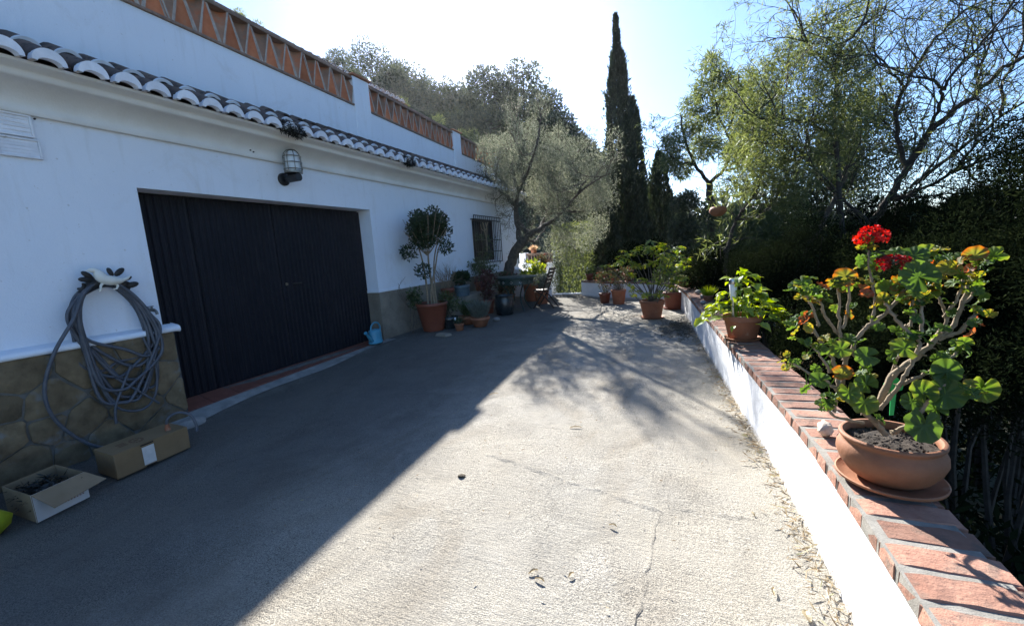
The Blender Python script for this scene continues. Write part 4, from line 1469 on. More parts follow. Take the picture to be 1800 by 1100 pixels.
obj('rim', mb, M['black_plastic'], t_, smooth=True)

# cement lump at the near corner of the threshold
mb = MB()
for i in range(5):
    for k_ in range(12):
        a = 2 * math.pi * k_ / 12
        r_ = [0.13, 0.14, 0.12, 0.07, 0.01][i] * (1 + 0.12 * math.sin(3 * a + i))
        mb.v.append((-4.86 + r_ * 0.8 * math.cos(a), 2.62 + r_ * 1.3 * math.sin(a), gB - 0.02 + [0, 0.03, 0.06, 0.085, 0.09][i]))
mb.f = [(i * 12 + k_, i * 12 + (k_ + 1) % 12, (i + 1) * 12 + (k_ + 1) % 12, (i + 1) * 12 + k_) for i in range(4) for k_ in range(12)]
o = obj('cement_lump', mb, M['cement'], smooth=True)
tag(o, 'rounded grey cement lump at the near foot of the garage threshold', 'cement')

# ================================================================== WATERING CAN
wx, wy = -5.02, 5.80
t_ = thing('watering_can', (wx, wy, 0.015), 'light blue plastic watering can by the right jamb of the garage door', 'watering can')
mb = MB().lathe([(0.115, 0.0), (0.125, 0.01), (0.125, 0.03), (0.118, 0.035), (0.115, 0.10), (0.110, 0.20), (0.108, 0.215), (0.100, 0.235), (0.060, 0.245), (0.055, 0.235), (0.094, 0.222), (0.10, 0.03)], (wx, wy, 0.015), 28, (0.85, 1.15))
obj('body', mb, M['can'], t_, smooth=True)
mb = MB().tube(catmull([(wx + 0.02, wy - 0.10, 0.07), (wx + 0.05, wy - 0.20, 0.14), (wx + 0.08, wy - 0.30, 0.235)], 4), list(np.linspace(0.036, 0.017, 9)), 12)
mb.tube([(wx + 0.08, wy - 0.298, 0.233), (wx + 0.088, wy - 0.325, 0.26)], [0.018, 0.032], 12)
obj('spout', mb, M['can'], t_, smooth=True)
mb = MB().tube(catmull([(wx + 0.01, wy - 0.11, 0.235), (wx, wy - 0.08, 0.32), (wx, wy + 0.0, 0.375), (wx, wy + 0.10, 0.355), (wx - 0.01, wy + 0.16, 0.27), (wx - 0.01, wy + 0.135, 0.16)], 6), 0.014, 10)
obj('handle', mb, M['can'], t_, smooth=True)

# ================================================================== POTTED PLANTS
def pot_prof(r0, r1, h, rim=0.0, th=0.014):
    """outer foot -> rim -> inside"""
    rr = max(rim, 0.012)
    return [(r0 * 0.9, 0), (r0, 0.006), (r1 - rr, h - 0.055 if h > 0.15 else h * 0.8), (r1 - rr + 0.001, h - 0.054 if h > 0.15 else h * 0.81), (r1, h - 0.048 if h > 0.15 else h * 0.82), (r1, h - 0.006), (r1 - 0.006, h), (r1 - th, h), (r1 - th - 0.006, h - 0.03), (r1 - th - 0.01, h - 0.055)]


def potted(name, c, r0, r1, h, mat, label, cat='potted plant', soil=True, group=None, sq=None, n=28):
    t_ = thing(name, c, label, cat, group)
    obj('pot', MB().lathe(pot_prof(r0, r1, h), c, n, sq), mat, t_, smooth=True)
    if soil:
        mb_ = MB().lathe([(r1 * 0.2, h - 0.07), (r1 - 0.016, h - 0.045), (r1 * 0.5, h - 0.035), (0.005, h - 0.032)], c, 16, sq)
        obj('soil', mb_, M['soil'], t_)
    return t_


def saucer(c, r, label, mat='terracotta', h=0.03):
    mb_ = MB().lathe([(r * 0.8, 0), (r * 0.93, 0.004), (r, h), (r - 0.012, h), (r * 0.84, 0.014), (0.01, 0.012)], c, 36)
    return tag(obj('saucer', mb_, M[mat], smooth=True), label, 'saucer')


def G(x, y):
    return (x, y, ground_z(x, y) + 0.004)


# 1 standard laurel in the big pot
c = Vector(G(-4.60, 7.02))
t_ = potted('potted_tree', c, 0.20, 0.315, 0.56, M['plastic_pot'], 'clipped laurel tree with pale bare trunks in a tall terracotta pot by the wall', 'potted tree')
mb = MB()
for (dx, dy, tx_, ty_, r_) in ((0.06, 0.02, 0.00, 0.05, 0.032), (-0.05, -0.04, -0.10, -0.10, 0.026), (0.02, -0.03, 0.20, 0.12, 0.022), (0.10, 0.04, 0.12, 0.15, 0.020)):
    limb(mb, [c + Vector((dx, dy, 0.50)), c + Vector((dx * 0.6 + tx_ * 0.2, dy, 0.85)), c + Vector((tx_ * 0.6, ty_ * 0.6, 1.25)), c + Vector((tx_, ty_, 1.60)), c + Vector((tx_ * 1.8, ty_ * 1.8, 1.95))], r_, 0.010, 7, 4)
for k_ in range(16):
    a = 2 * math.pi * k_ / 16
    limb(mb, [c + Vector((0, 0, 1.45 + 0.2 * random.random())), c + Vector((0.2 * math.cos(a), 0.2 * math.sin(a), 1.70)), c + Vector((0.4 * math.cos(a), 0.4 * math.sin(a), 1.75 + 0.5 * random.random()))], 0.009, 0.004, 4, 2)
obj('stem', mb, M['bark_pale'], t_, smooth=True)
cs = np.concatenate([blob_centres(c + Vector((0.05, 0.02, 1.98)), (0.36, 0.38, 0.40), 30, 0.5), [c + Vector((-0.06, -0.10, 1.18)), c + Vector((-0.25, -0.25, 1.55)), c + Vector((0.38, 0.1, 1.60))]])
P, Dd = clumps(cs, 0.15, 7000, 0.6, 0.15)
leafquads('foliage', P, Dd, rng.uniform(0.045, 0.08, 7000), 0.030, M['dark_leaf'], t_, bend=0.08)

# 2 fern-like weeds in the same corner
def tuft(name, c, h, n, mat, wleaf, label, cat='plant', spread=0.6, lw_=0.5, parent=None, r=0.08):
    """arching narrow leaves from one base"""
    a = rng.uniform(0, 2 * math.pi, n)
    e = rng.uniform(0.15, spread, n)
    D_ = np.column_stack([np.cos(a) * e, np.sin(a) * e, np.ones(n)])
    P_ = np.array(c)[None] + np.column_stack([np.cos(a) * r * rng.random(n), np.sin(a) * r * rng.random(n), np.zeros(n)])
    o_ = leafquads(name, P_, D_, h * rng.uniform(0.5, 1.0, n), wleaf, mat, parent, bend=0.1)
    if not parent:
        o_['kind'] = 'thing'
        tag(o_, label, cat)
    return o_


def bush(t_, c, rad, k_, n, L, W, mat, cr=0.12, stems=6, stem_mat='bark', base=None, name='foliage', up=0.3):
    c = Vector(c)
    b0 = Vector(base) if base is not None else c - Vector((0, 0, rad[2]))
    cs_ = blob_centres(c, rad, k_, 0.4)
    mb_ = MB()
    for i in range(stems):
        q = Vector(cs_[i % len(cs_)])
        limb(mb_, [b0 + Vector((random.uniform(-.02, .02), random.uniform(-.02, .02), 0)), b0.lerp(q, 0.45) + Vector(rng.normal(size=3) * 0.03), q], 0.009, 0.003, 5, 3)
    if stems:
        obj('stem', mb_, M[stem_mat], t_, smooth=True)
    P_, D_ = clumps(cs_, cr, n, 0.6, up)
    return leafquads(name, P_, D_, rng.uniform(L * 0.6, L * 1.2, n), W, mat, t_, bend=0.06)


t_ = thing('climbing_weed', (-4.95, 6.75, 0.0), 'leafy weed leaning on the plinth, left of the laurel pot', 'plant')
bush(t_, (-4.88, 6.82, 0.62), (0.14, 0.16, 0.28), 10, 380, 0.07, 0.028, M['shrub'], 0.10, 5, base=(-4.92, 6.78, 0.0))
mb = MB()
tp = []
for k_ in range(3):
    limb(mb, [(-4.95, 6.75, 0.5), (-4.98, 6.60 - 0.05 * k_, 0.85), (-4.95, 6.50 + 0.12 * k_, 1.0 + 0.05 * k_)], 0.005, 0.002, 4, 3)
obj('stem', mb, M['bark'], t_)

t_ = potted('potted_shrub', Vector(G(-4.35, 7.25)), 0.13, 0.17, 0.24, M['glaze'], 'dark green bush in a black pot, right of the laurel pot')
bush(t_, (-4.35, 7.3, 0.50), (0.22, 0.2, 0.26), 12, 900, 0.08, 0.014, M['shrub'], 0.13, 6, base=(-4.35, 7.25, 0.2))
# pots on the bench
cb = Vector((-4.83, 8.05, 0.504))
t_ = potted('potted_shrub', cb, 0.10, 0.15, 0.24, M['plastic_pot'], 'leafless twiggy shrub in a terracotta pot on the bench, beside the laurel')
mb = MB()
tips = []
for k_ in range(9):
    a = 2 * math.pi * k_ / 9
    grow(mb, cb + Vector((0.03 * math.cos(a), 0.03 * math.sin(a), 0.2)), (0.5 * math.cos(a), 0.5 * math.sin(a), 1), 0.30, 0.009, 2, dict(kids=3, ang=35, len=0.66, up=0.08, rr=0.6), tips)
obj('twig', mb, M['bark_pale'], t_)
cb = Vector((-4.78, 8.62, 0.504))
t_ = potted('potted_shrub', cb, 0.15, 0.17, 0.25, M['glaze_blue'], 'dark bushy plant in a blue grey planter on the bench below the window', sq=(1, 1.4))
bush(t_, cb + Vector((0, 0, 0.40)), (0.18, 0.28, 0.14), 14, 1300, 0.07, 0.038, M['dark_leaf'], 0.10, 5, base=cb + Vector((0, 0, 0.2)))
# lavender bowls
for (x, y, r_, h_, lab, mt_, n_) in ((-3.78, 7.45, 0.20, 0.20, 'grey green lavender mound in the terracotta bowl nearest the pebble', M['silver'], 1500), (-4.18, 7.72, 0.21, 0.18, 'lavender with fading stems in a wide terracotta bowl behind the tiny pot', M['shrub'], 900)):
    c = Vector(G(x, y))
    t_ = potted('potted_lavender', c, r_ * 0.6, r_, h_, M['terracotta'], lab)
    a = rng.uniform(0, 2 * math.pi, n_)
    e = rng.uniform(0, 0.62, n_)
    P = np.array(c)[None] + np.column_stack([np.cos(a) * r_ * 0.7 * rng.random(n_), np.sin(a) * r_ * 0.7 * rng.random(n_), np.full(n_, h_ - 0.03)])
    lo = rng.uniform(0.0, 0.6, n_)
    Dd = np.column_stack([np.cos(a) * e, np.sin(a) * e, np.ones(n_)])
    P = P + nrm(Dd) * (lo * 0.42)[:, None]
    leafquads('foliage', P, Dd + rng.normal(size=(n_, 3)) * 0.15, rng.uniform(0.08, 0.2, n_), 0.008, mt_, t_)
c = Vector(G(-4.02, 7.02))
t_ = potted('potted_succulent', c, 0.07, 0.10, 0.14, M['terracotta'], 'tiny terracotta pot with a white bloom in front of the bowls')
bush(t_, c + Vector((0, 0, 0.20)), (0.08, 0.08, 0.06), 6, 130, 0.05, 0.018, M['shrub'], 0.05, 3)
obj('flower', MB().ball(c + Vector((-0.05, -0.05, 0.24)), (0.018, 0.018, 0.03), 8, 5), M['white_paint'], t_, smooth=True)
mb = MB().hexa([(-4.26, 6.50, 0.0), (-3.98, 6.42, 0.0), (-3.92, 6.58, 0.0), (-4.22, 6.66, 0.0)], [(-4.23, 6.52, 0.045), (-4.0, 6.45, 0.05), (-3.95, 6.57, 0.048), (-4.2, 6.63, 0.05)])
tag(obj('stone_slab', mb, M['slabstone'], bevel=0.012), 'flat stone slab on the concrete in front of the laurel pot', 'stone')
mb = MB().ball((-3.72, 8.10, 0.035), (0.085, 0.065, 0.045), 12, 7)
tag(obj('loose_stone', mb, M['pebble'], smooth=True), 'grey loose stone on the concrete beside the black jar', 'stone')
# red shrub
c = Vector((-4.42, 9.15, 0.0))
t_ = potted('potted_shrub', Vector(G(c.x, c.y)), 0.14, 0.19, 0.34, M['plastic_pot'], 'red leaved shrub in a pot below the barred window')
bush(t_, (-4.44, 9.2, 0.78), (0.24, 0.26, 0.40), 16, 750, 0.08, 0.034, M['red_leaf'], 0.13, 7, base=(-4.42, 9.15, 0.3))
c = Vector((-4.86, 9.75, 0.504))
t_ = potted('potted_shrub', c, 0.12, 0.16, 0.24, M['terracotta'], 'tall airy green plant in a pot on the bench in front of the window bars')
bush(t_, c + Vector((0.02, 0.1, 0.55)), (0.24, 0.62, 0.20), 18, 700, 0.075, 0.03, M['shrub'], 0.12, 8, base=c + Vector((0, 0, 0.2)))
bush(t_, c + Vector((0.10, 0.25, 0.95)), (0.16, 0.75, 0.55), 14, 240, 0.075, 0.03, M['shrub'], 0.13, 8, base=c + Vector((0, 0, 0.2)))
# black jar
c = Vector(G(-3.86, 8.92))
t_ = thing('glazed_jar', c, 'large black glazed jar standing in front of the round table', 'jar')
mb = MB().lathe([(0.16, 0), (0.19, 0.02), (0.225, 0.18), (0.225, 0.36), (0.20, 0.42), (0.215, 0.45), (0.20, 0.455), (0.185, 0.43), (0.15, 0.05)], c, 30)
obj('body', mb, M['glaze'], t_, smooth=True)
mb = MB().tube([c + Vector((0.216 * math.cos(a), 0.216 * math.sin(a), 0.452)) for a in np.linspace(0, 2 * math.pi, 28, endpoint=False)], 0.012, 6, closed=True)
obj('rim', mb, M['glaze'], t_, smooth=True)

# round garden table
c = Vector((-3.78, 9.55, 0.0))
t_ = thing('garden_table', c, 'round dark green iron garden table under the olive tree', 'table')
obj('top', MB().lathe([(0.46, 0.80), (0.50, 0.805), (0.505, 0.83), (0.49, 0.845), (0.01, 0.848)], c, 40), M['iron_green'], t_, smooth=True)
mb = MB()
for k_ in range(12):        # pale mosaic marks round the apron
    a = 2 * math.pi * k_ / 12
    mb.tube([c + Vector((0.43 * math.cos(a), 0.43 * math.sin(a), 0.72)), c + Vector((0.435 * math.cos(a + .08), 0.435 * math.sin(a + .08), 0.75)), c + Vector((0.43 * math.cos(a + .16), 0.43 * math.sin(a + .16), 0.72)), c + Vector((0.435 * math.cos(a + .08), 0.435 * math.sin(a + .08), 0.69))], 0.010, 6, closed=True)
obj('scroll', mb, M['steel'], t_, smooth=True)
obj('apron', MB().lathe([(0.40, 0.66), (0.425, 0.66), (0.425, 0.80), (0.40, 0.80)], c, 40), M['iron_green'], t_, smooth=True)
for k_ in range(4):
    a = math.pi / 4 + math.pi / 2 * k_
    mb = MB().tube(catmull([c + Vector((0.40 * math.cos(a), 0.40 * math.sin(a), 0.70)), c + Vector((0.22 * math.cos(a), 0.22 * math.sin(a), 0.45)), c + Vector((0.20 * math.cos(a), 0.20 * math.sin(a), 0.25)), c + Vector((0.36 * math.cos(a), 0.36 * math.sin(a), 0.012))], 5), 0.016, 8)
    obj('leg', mb, M['iron_green'], t_, smooth=True)

# folding wooden chair seen from the side
c = Vector((-3.18, 10.0, 0.0))
t_ = thing('folding_chair', c, 'dark wooden folding chair leaning back beside the round table', 'chair')
for i, dy in enumerate((-0.22, 0.22)):
    mb = MB()
    mb.tube([c + Vector((-0.28, dy, 0.012)), c + Vector((-0.02, dy * 1.0, 0.40)), c + Vector((0.20, dy, 1.00))], 0.020, 6)
    obj('back_leg', mb, M['wood'], t_)
    mb = MB().tube([c + Vector((0.24, dy * 0.82, 0.012)), c + Vector((0.02, dy * 0.82, 0.30)), c + Vector((-0.22, dy * 0.82, 0.46))], 0.018, 6)
    obj('front_leg', mb, M['wood'], t_)
for i in range(6):
    x = -0.26 + 0.066 * i
    obj('seat_slat', MB().box(c.x + x - 0.026, c.x + x + 0.026, c.y - 0.20, c.y + 0.20, 0.445, 0.463), M['wood'], t_, bevel=0.004)
for i in range(5):
    z = 0.62 + 0.085 * i
    x = -0.02 + 0.22 * (z - 0.40) / 0.60
    obj('back_slat', MB().box(c.x + x - 0.009, c.x + x + 0.009, c.y - 0.20, c.y + 0.20, z - 0.03, z + 0.03), M['wood'], t_, bevel=0.004)

# plants round the table
c = Vector(G(-3.55, 10.75))
t_ = potted('potted_shrub', c, 0.15, 0.20, 0.34, M['terracotta'], 'silvery bush in a pot between the table and the folding chair')
bush(t_, c + Vector((0.1, 0, 0.58)), (0.26, 0.26, 0.22), 16, 1100, 0.08, 0.026, M['silver'], 0.13, 6)
c = Vector(G(-4.05, 11.35))
t_ = potted('potted_shrub', c, 0.18, 0.24, 0.50, M['terracotta'], 'bright green leafy plant in a pot at the foot of the olive trunk')
bush(t_, c + Vector((0.1, 0, 0.78)), (0.42, 0.3, 0.30), 20, 900, 0.11, 0.04, M['scheff'], 0.16, 8)
c = Vector((-4.04, 12.40, 0.755))
t_ = potted('potted_shrub', c - Vector((0, 0, 0.03)), 0.11, 0.15, 0.22, M['plastic_pot'], 'reddish plant in a pot on the low garden wall behind the chair')
bush(t_, c + Vector((0, 0, 0.32)), (0.18, 0.18, 0.14), 10, 500, 0.08, 0.03, M['rosy_leaf'], 0.10, 5)
c = Vector((-4.86, 14.12, 1.36))
t_ = potted('potted_succulent', c - Vector((0, 0, 0.024)), 0.09, 0.12, 0.12, M['terracotta'], 'peach coloured rosette plant in a pot on the terracotta balustrade')
for k_ in range(26):
    a, e = k_ * 2.4, 0.25 + 0.9 * (k_ / 26)
    leafquads('leaf', np.array([c + Vector((0, 0, 0.06))]), np.array([[math.cos(a) * e, math.sin(a) * e, 1.1 - e * 0.5]]), 0.24, 0.06, M['pink_leaf'], t_, kind=None)
c = Vector(G(-4.45, 10.6))
t_ = potted('potted_shrub', c, 0.14, 0.19, 0.30, M['terracotta'], 'dark leafy plant in a pot behind the round table')
bush(t_, c + Vector((0, 0, 0.62)), (0.32, 0.32, 0.32), 14, 1000, 0.09, 0.04, M['rosy_leaf'], 0.14, 6)

# pale twisted branch hung on the grille
mb = MB()
xg = GX + 0.03
for (y0, ph) in ((10.42, 0.0), (10.50, 1.3)):
    pts = [(xg + 0.01 * math.sin(z * 9 + ph), y0 + 0.10 * math.sin((2.2 - z) * 4.2 + ph) + (2.25 - z) * 0.16, z) for z in np.linspace(2.26, 1.40, 12)]
    mb.tube(catmull(pts, 3), list(np.linspace(0.020, 0.010, 34)), 7)
mb.tube(catmull([(xg, 10.48, 2.02), (xg, 10.62, 2.12), (xg, 10.74, 2.28)], 4), 0.012, 6)
mb.tube(catmull([(xg, 10.42, 2.04), (xg, 10.32, 2.10), (xg, 10.27, 2.20)], 4), 0.010, 6)
o = obj('dried_branch', mb, M['bark_pale'], smooth=True)
tag(o, 'pale twisted dried branch hung on the window bars', 'branch')

# ---- right hand group at the far corner
for (x, y, r_, h_, lab, mt_) in ((-1.86, 10.72, 0.15, 0.26, 'small dark pot with a thin rosy shrub, leftmost on the concrete by the curved wall', M['plastic_pot']), (-1.48, 10.46, 0.185, 0.36, 'taller terracotta pot with a rosy shrub beside the small dark pot', M['terracotta'])):
    c = Vector(G(x, y))
    t_ = potted('potted_shrub', c, r_ * 0.72, r_, h_, mt_, lab)
    bush(t_, c + Vector((0.02, 0, h_ + 0.28)), (0.28, 0.28, 0.30), 16, 620, 0.055, 0.026, M['rosy_leaf'], 0.11, 10, base=c + Vector((0, 0, h_ - 0.06)))


def onwall(x, y):
    return Vector((x, y, WALL_H + 0.059))


for (x, y, r_, lab) in ((-2.58, 12.42, 0.12, 'small red pot with a white bloom at the end of the curved wall'), (-2.10, 11.96, 0.14, 'dark red pot with a sprawling plant on the curved wall'), (-1.35, 11.66, 0.15, 'red pot with pinkish leaves on the curved wall behind the big shrub')):
    c = onwall(x, y)
    t_ = potted('potted_shrub', c, r_ * 0.75, r_, 0.20, M['plastic_pot'], lab)
    bush(t_, c + Vector((0, 0, 0.28)), (0.20, 0.16, 0.14), 9, 320, 0.06, 0.026, M['rosy_leaf'] if x > -2.5 else M['shrub'], 0.09, 5)
    if x < -2.5:
        obj('flower', MB().ball(c + Vector((-0.05, -0.03, 0.36)), (0.02, 0.02, 0.03), 8, 5), M['white_paint'], t_, smooth=True)

# big umbrella shrub
c = Vector(G(-0.57, 8.44)) + Vector((0, 0, 0.014))
saucer((c.x, c.y, c.z - 0.013), 0.22, 'pale saucer under the big terracotta pot of the umbrella shrub', 'old_terracotta', 0.028)
t_ = potted('potted_shrub', c, 0.165, 0.235, 0.335, M['terracotta'], 'spreading yellow green umbrella shrub in a big terracotta pot on the concrete')
mb = MB()
heads = []
b0 = c + Vector((0, 0, 0.30))
for (x, z, dy, r_) in ((-0.82, 1.02, 0.0, .13), (-0.55, 1.10, -.15, .15), (-0.42, 1.22, 0.1, .17), (-0.28, 1.28, -0.1, .18), (-0.12, 1.34, 0.05, .18), (0.05, 1.22, -0.1, .17), (0.18, 1.12, 0.1, .15), (0.25, 1.30, 0.1, .14), (0.36, 1.12, -0.1, .15), (0.52, 1.24, 0.1, .13), (0.62, 1.08, -.05, .16), (0.56, 0.96, 0.1, .15), (0.40, 0.93, -.15, .17), (0.52, 0.78, -0.05, .15), (0.22, 0.90, -.2, .14), (-0.05, 1.02, -.25, .15), (-0.25, 1.0, -.2, .15), (-.38, .82, -.1, .13), (-.15, .72, -.25, .13), (.12, .68, -.25, .14), (.32, .62, -.2, .13), (-.28, .58, -.15, .12), (-.05, .50, -.3, .12), (.18, .47, -.28, .12), (-.32, .42, -.1, .10)):
    q = c + Vector((x, dy + 0.1 * random.uniform(-1, 1), z))
    limb(mb, [b0 + Vector((random.uniform(-.06, .06), random.uniform(-.06, .06), 0)), b0.lerp(q, 0.5) + Vector((0, 0, -0.05)) + Vector(rng.normal(size=3) * 0.03), q], 0.013, 0.006, 5, 3)
    heads.append((q, r_))
obj('stem', mb, M['bark'], t_, smooth=True)


def whorl(seed, nleaf=8):
    """a fan of drooping leaflets, made of creased blades"""
    r_ = np.random.default_rng(seed)
    V, Fc, A = [], [], []
    for i in range(nleaf):
        a = 2 * math.pi * i / nleaf + r_.normal() * 0.15
        L = 1.0 * r_.uniform(0.75, 1.1)
        d = np.array([math.cos(a), math.sin(a), 0])
        s2 = np.array([-math.sin(a), math.cos(a), 0])
        dr = r_.uniform(0.15, 0.55)
        n0 = len(V)
        for f, w in ((0.12, 0.03), (0.45, 0.17), (0.75, 0.15), (1.0, 0.0)):
            ctr = d * L * f + np.array([0, 0, 0.12 * f - dr * f * f])
            V += [tuple(ctr - s2 * w + np.array([0, 0, 0.05 * w / 0.17])), tuple(ctr), tuple(ctr + s2 * w + np.array([0, 0, 0.05 * w / 0.17]))]
            A += [r_.uniform(0, 1)] * 3 if f == 0.12 else [A[-1]] * 3
        for k_ in range(3):
            o_ = n0 + 3 * k_
            Fc += [(o_, o_ + 1, o_ + 4, o_ + 3), (o_ + 1, o_ + 2, o_ + 5, o_ + 4)]
    return V, Fc, A


def attrmesh(name, V, Fc, A, mat):
    me = bpy.data.meshes.new(name)
    me.from_pydata(V, [], Fc)
    at = me.attributes.new('rnd', 'FLOAT', 'POINT')
    at.data.foreach_set('value', np.array(A, dtype=np.float32))
    me.materials.append(mat)
    return me


wh = [attrmesh('leaf', *whorl(i), M['scheff']) for i in range(6)]
for q, r_ in heads:
    for k_ in range(5):
        p = q + Vector((random.uniform(-1, 1), random.uniform(-1, 1), random.uniform(-.6, .8))) * r_ * (0.75 if k_ else 0)
        s2 = r_ * random.uniform(0.6, 0.85)
        piece('leaf', random.choice(wh), t_, p, (random.uniform(-.5, .5), random.uniform(-.5, .5), random.uniform(0, 6.3)), (s2, s2, s2))
c = Vector(G(-0.20, 9.62)) + Vector((0, 0, 0.014))
saucer((c.x, c.y, c.z - 0.013), 0.23, 'dark saucer under the shaded pot behind the umbrella shrub', 'plastic_pot', 0.03)
t_ = potted('potted_shrub', c, 0.18, 0.225, 0.36, M['plastic_pot'], 'shaded brown pot with a green bush behind the umbrella shrub')
bush(t_, c + Vector((0.0, 0, 0.72)), (0.34, 0.3, 0.34), 16, 900, 0.09, 0.035, M['shrub'], 0.14, 8, base=c + Vector((0, 0, 0.3)))

# planter on the parapet
c = onwall(0.10, 9.98) 
t_ = thing('window_planter', c, 'long terracotta planter with dark shrubs on the far parapet bricks', 'planter')
mb = MB().hexa([(c.x - 0.20, c.y - 0.11, c.z), (c.x + 0.20, c.y - 0.11, c.z), (c.x + 0.20, c.y + 0.11, c.z), (c.x - 0.20, c.y + 0.11, c.z)],
               [(c.x - 0.25, c.y - 0.14, c.z + 0.22), (c.x + 0.25, c.y - 0.14, c.z + 0.22), (c.x + 0.25, c.y + 0.14, c.z + 0.22), (c.x - 0.25, c.y + 0.14, c.z + 0.22)])
obj('trough', mb, M['terracotta'], t_, bevel=0.012)
obj('rim', MB().hexa([(c.x - 0.262, c.y - 0.152, c.z + 0.195), (c.x + 0.262, c.y - 0.152, c.z + 0.195), (c.x + 0.262, c.y + 0.152, c.z + 0.195), (c.x - 0.262, c.y + 0.152, c.z + 0.195)],
                     [(c.x - 0.265, c.y - 0.155, c.z + 0.222), (c.x + 0.265, c.y - 0.155, c.z + 0.222), (c.x + 0.265, c.y + 0.155, c.z + 0.222), (c.x - 0.265, c.y + 0.155, c.z + 0.222)]), M['terracotta'], t_, bevel=0.008)
bush(t_, c + Vector((0, 0, 0.50)), (0.32, 0.18, 0.28), 14, 1000, 0.06, 0.028, M['hedge'], 0.12, 6)

# little grass pot and stones on the parapet
c = onwall(0.36, 7.40)
t_ = potted('potted_grass', c, 0.06, 0.085, 0.09, M['old_terracotta'], 'small pot of fine bright grass on the parapet beyond the lime plant')
n_ = 420
a = rng.uniform(0, 2 * math.pi, n_)
e = rng.uniform(0, 1.0, n_)
P = np.array(c)[None] + np.column_stack([np.cos(a) * 0.06 * rng.random(n_), np.sin(a) * 0.06 * rng.random(n_), np.full(n_, 0.07)])
leafquads('grass_blade', P, np.column_stack([np.cos(a) * e, np.sin(a) * e, np.ones(n_) * 0.9]), rng.uniform(0.09, 0.20, n_), 0.006, M['lime'], t_)
for (x, y, r_, lab) in ((0.27, 7.02, 0.045, 'round pale stone on the parapet just before the grass pot'), (0.30, 7.75, 0.05, 'grey stone on the parapet just beyond the grass pot'), (0.33, 6.72, 0.035, 'smallest pale stone on the parapet, nearest the lime plant'), (0.24, 8.35, 0.06, 'larger dark stone on the far parapet before the planter')):
    tag(obj('loose_stone', MB().ball(onwall(x, y) + Vector((0, 0, r_ * 0.62)), (r_, r_ * 1.25, r_ * 0.7), 10, 6), M['pebble'], smooth=True), lab, 'stone')

# lime sweet potato plant, solar lamp
c = onwall(0.525, 4.56)
saucer((c.x, c.y, c.z), 0.160, 'thin pale saucer under the pot of the lime green plant', 'old_terracotta', 0.022)
c = c + Vector((0, 0, 0.0155))
t_ = potted('potted_plant', c, 0.125, 0.172, 0.225, M['terracotta'], 'lime green leafy plant in a terracotta pot on the parapet', n=36)


def broadleaf(seed, tip=1.0):
    r_ = np.random.default_rng(seed)
    V, A, Fc = [], [], []
    rows = [(0.0, 0.0), (0.08, 0.22), (0.28, 0.36), (0.52, 0.30), (0.78, 0.15), (1.0, 0.0)]
    cup, dr = r_.uniform(0.1, 0.3), r_.uniform(0.05, 0.35)
    for f, w in rows:
        z = 0.10 * math.sin(f * math.pi) - dr * f * f
        V += [(f, -w, z + cup * w), (f, 0, z), (f, w, z + cup * w)]
        A += [0.75, 0.35, 0.75]
    for k_ in range(len(rows) - 1):
        o_ = 3 * k_
        Fc += [(o_, o_ + 1, o_ + 4, o_ + 3), (o_ + 1, o_ + 2, o_ + 5, o_ + 4)]
    A = list(np.clip(np.array(A) + r_.uniform(-0.3, 0.3), 0, 1))
    return attrmesh('leaf', V, Fc, A, M['lime'])


bl = [broadleaf(i) for i in range(8)]
mb = MB()
for k_ in range(185):
    a = random.uniform(0, 2 * math.pi)
    rr = abs(random.gauss(0, 0.19))
    rr = min(rr, 0.36)
    if random.random() < 0.35:
        a = random.choice([random.uniform(-0.6, 0.4), random.uniform(2.6, 3.6)])
        rr = random.uniform(0.15, 0.36)
    top = 0.46 * math.exp(-(rr / 0.21) ** 2) + 0.02
    z = 0.20 + random.uniform(0.25, 1.0) * top - max(0, rr - 0.20) * 0.3
    p = c + Vector((rr * math.cos(a), rr * math.sin(a), z))
    if rr < 0.17 and z < 0.23:
        continue
    s2 = random.uniform(0.07, 0.125)
    piece('leaf', random.choice(bl), t_, p, (random.uniform(-.5, .5), random.uniform(-.3, .7), a + random.uniform(-.9, .9)), (s2, s2, s2))
    if k_ % 4 == 0:
        limb(mb, [c + Vector((0.05 * math.cos(a), 0.05 * math.sin(a), 0.18)), c + Vector((rr * 0.6 * math.cos(a), rr * 0.6 * math.sin(a), z)), p], 0.004, 0.003, 5, 2)
obj('stem', mb, M['lime'], t_, smooth=True)
l0 = c + Vector((-0.085, -0.02, 0.18))
t_ = thing('solar_lamp', l0, 'slim steel solar garden lamp with a frosted shade stuck in the lime plant pot', 'lamp')
obj('stake', MB().tube([l0, l0 + Vector((0, 0, 0.19))], 0.016, 14), M['steel'], t_, smooth=True)
obj('shade', MB().lathe([(0.020, 0.19), (0.024, 0.195), (0.036, 0.345), (0.034, 0.347), (0.01, 0.347)], l0, 20), M['frost'], t_, smooth=True)
obj('cap', MB().lathe([(0.0385, 0.3475), (0.040, 0.350), (0.040, 0.395), (0.036, 0.400), (0.004, 0.401)], l0, 20), M['steel'], t_, smooth=True)

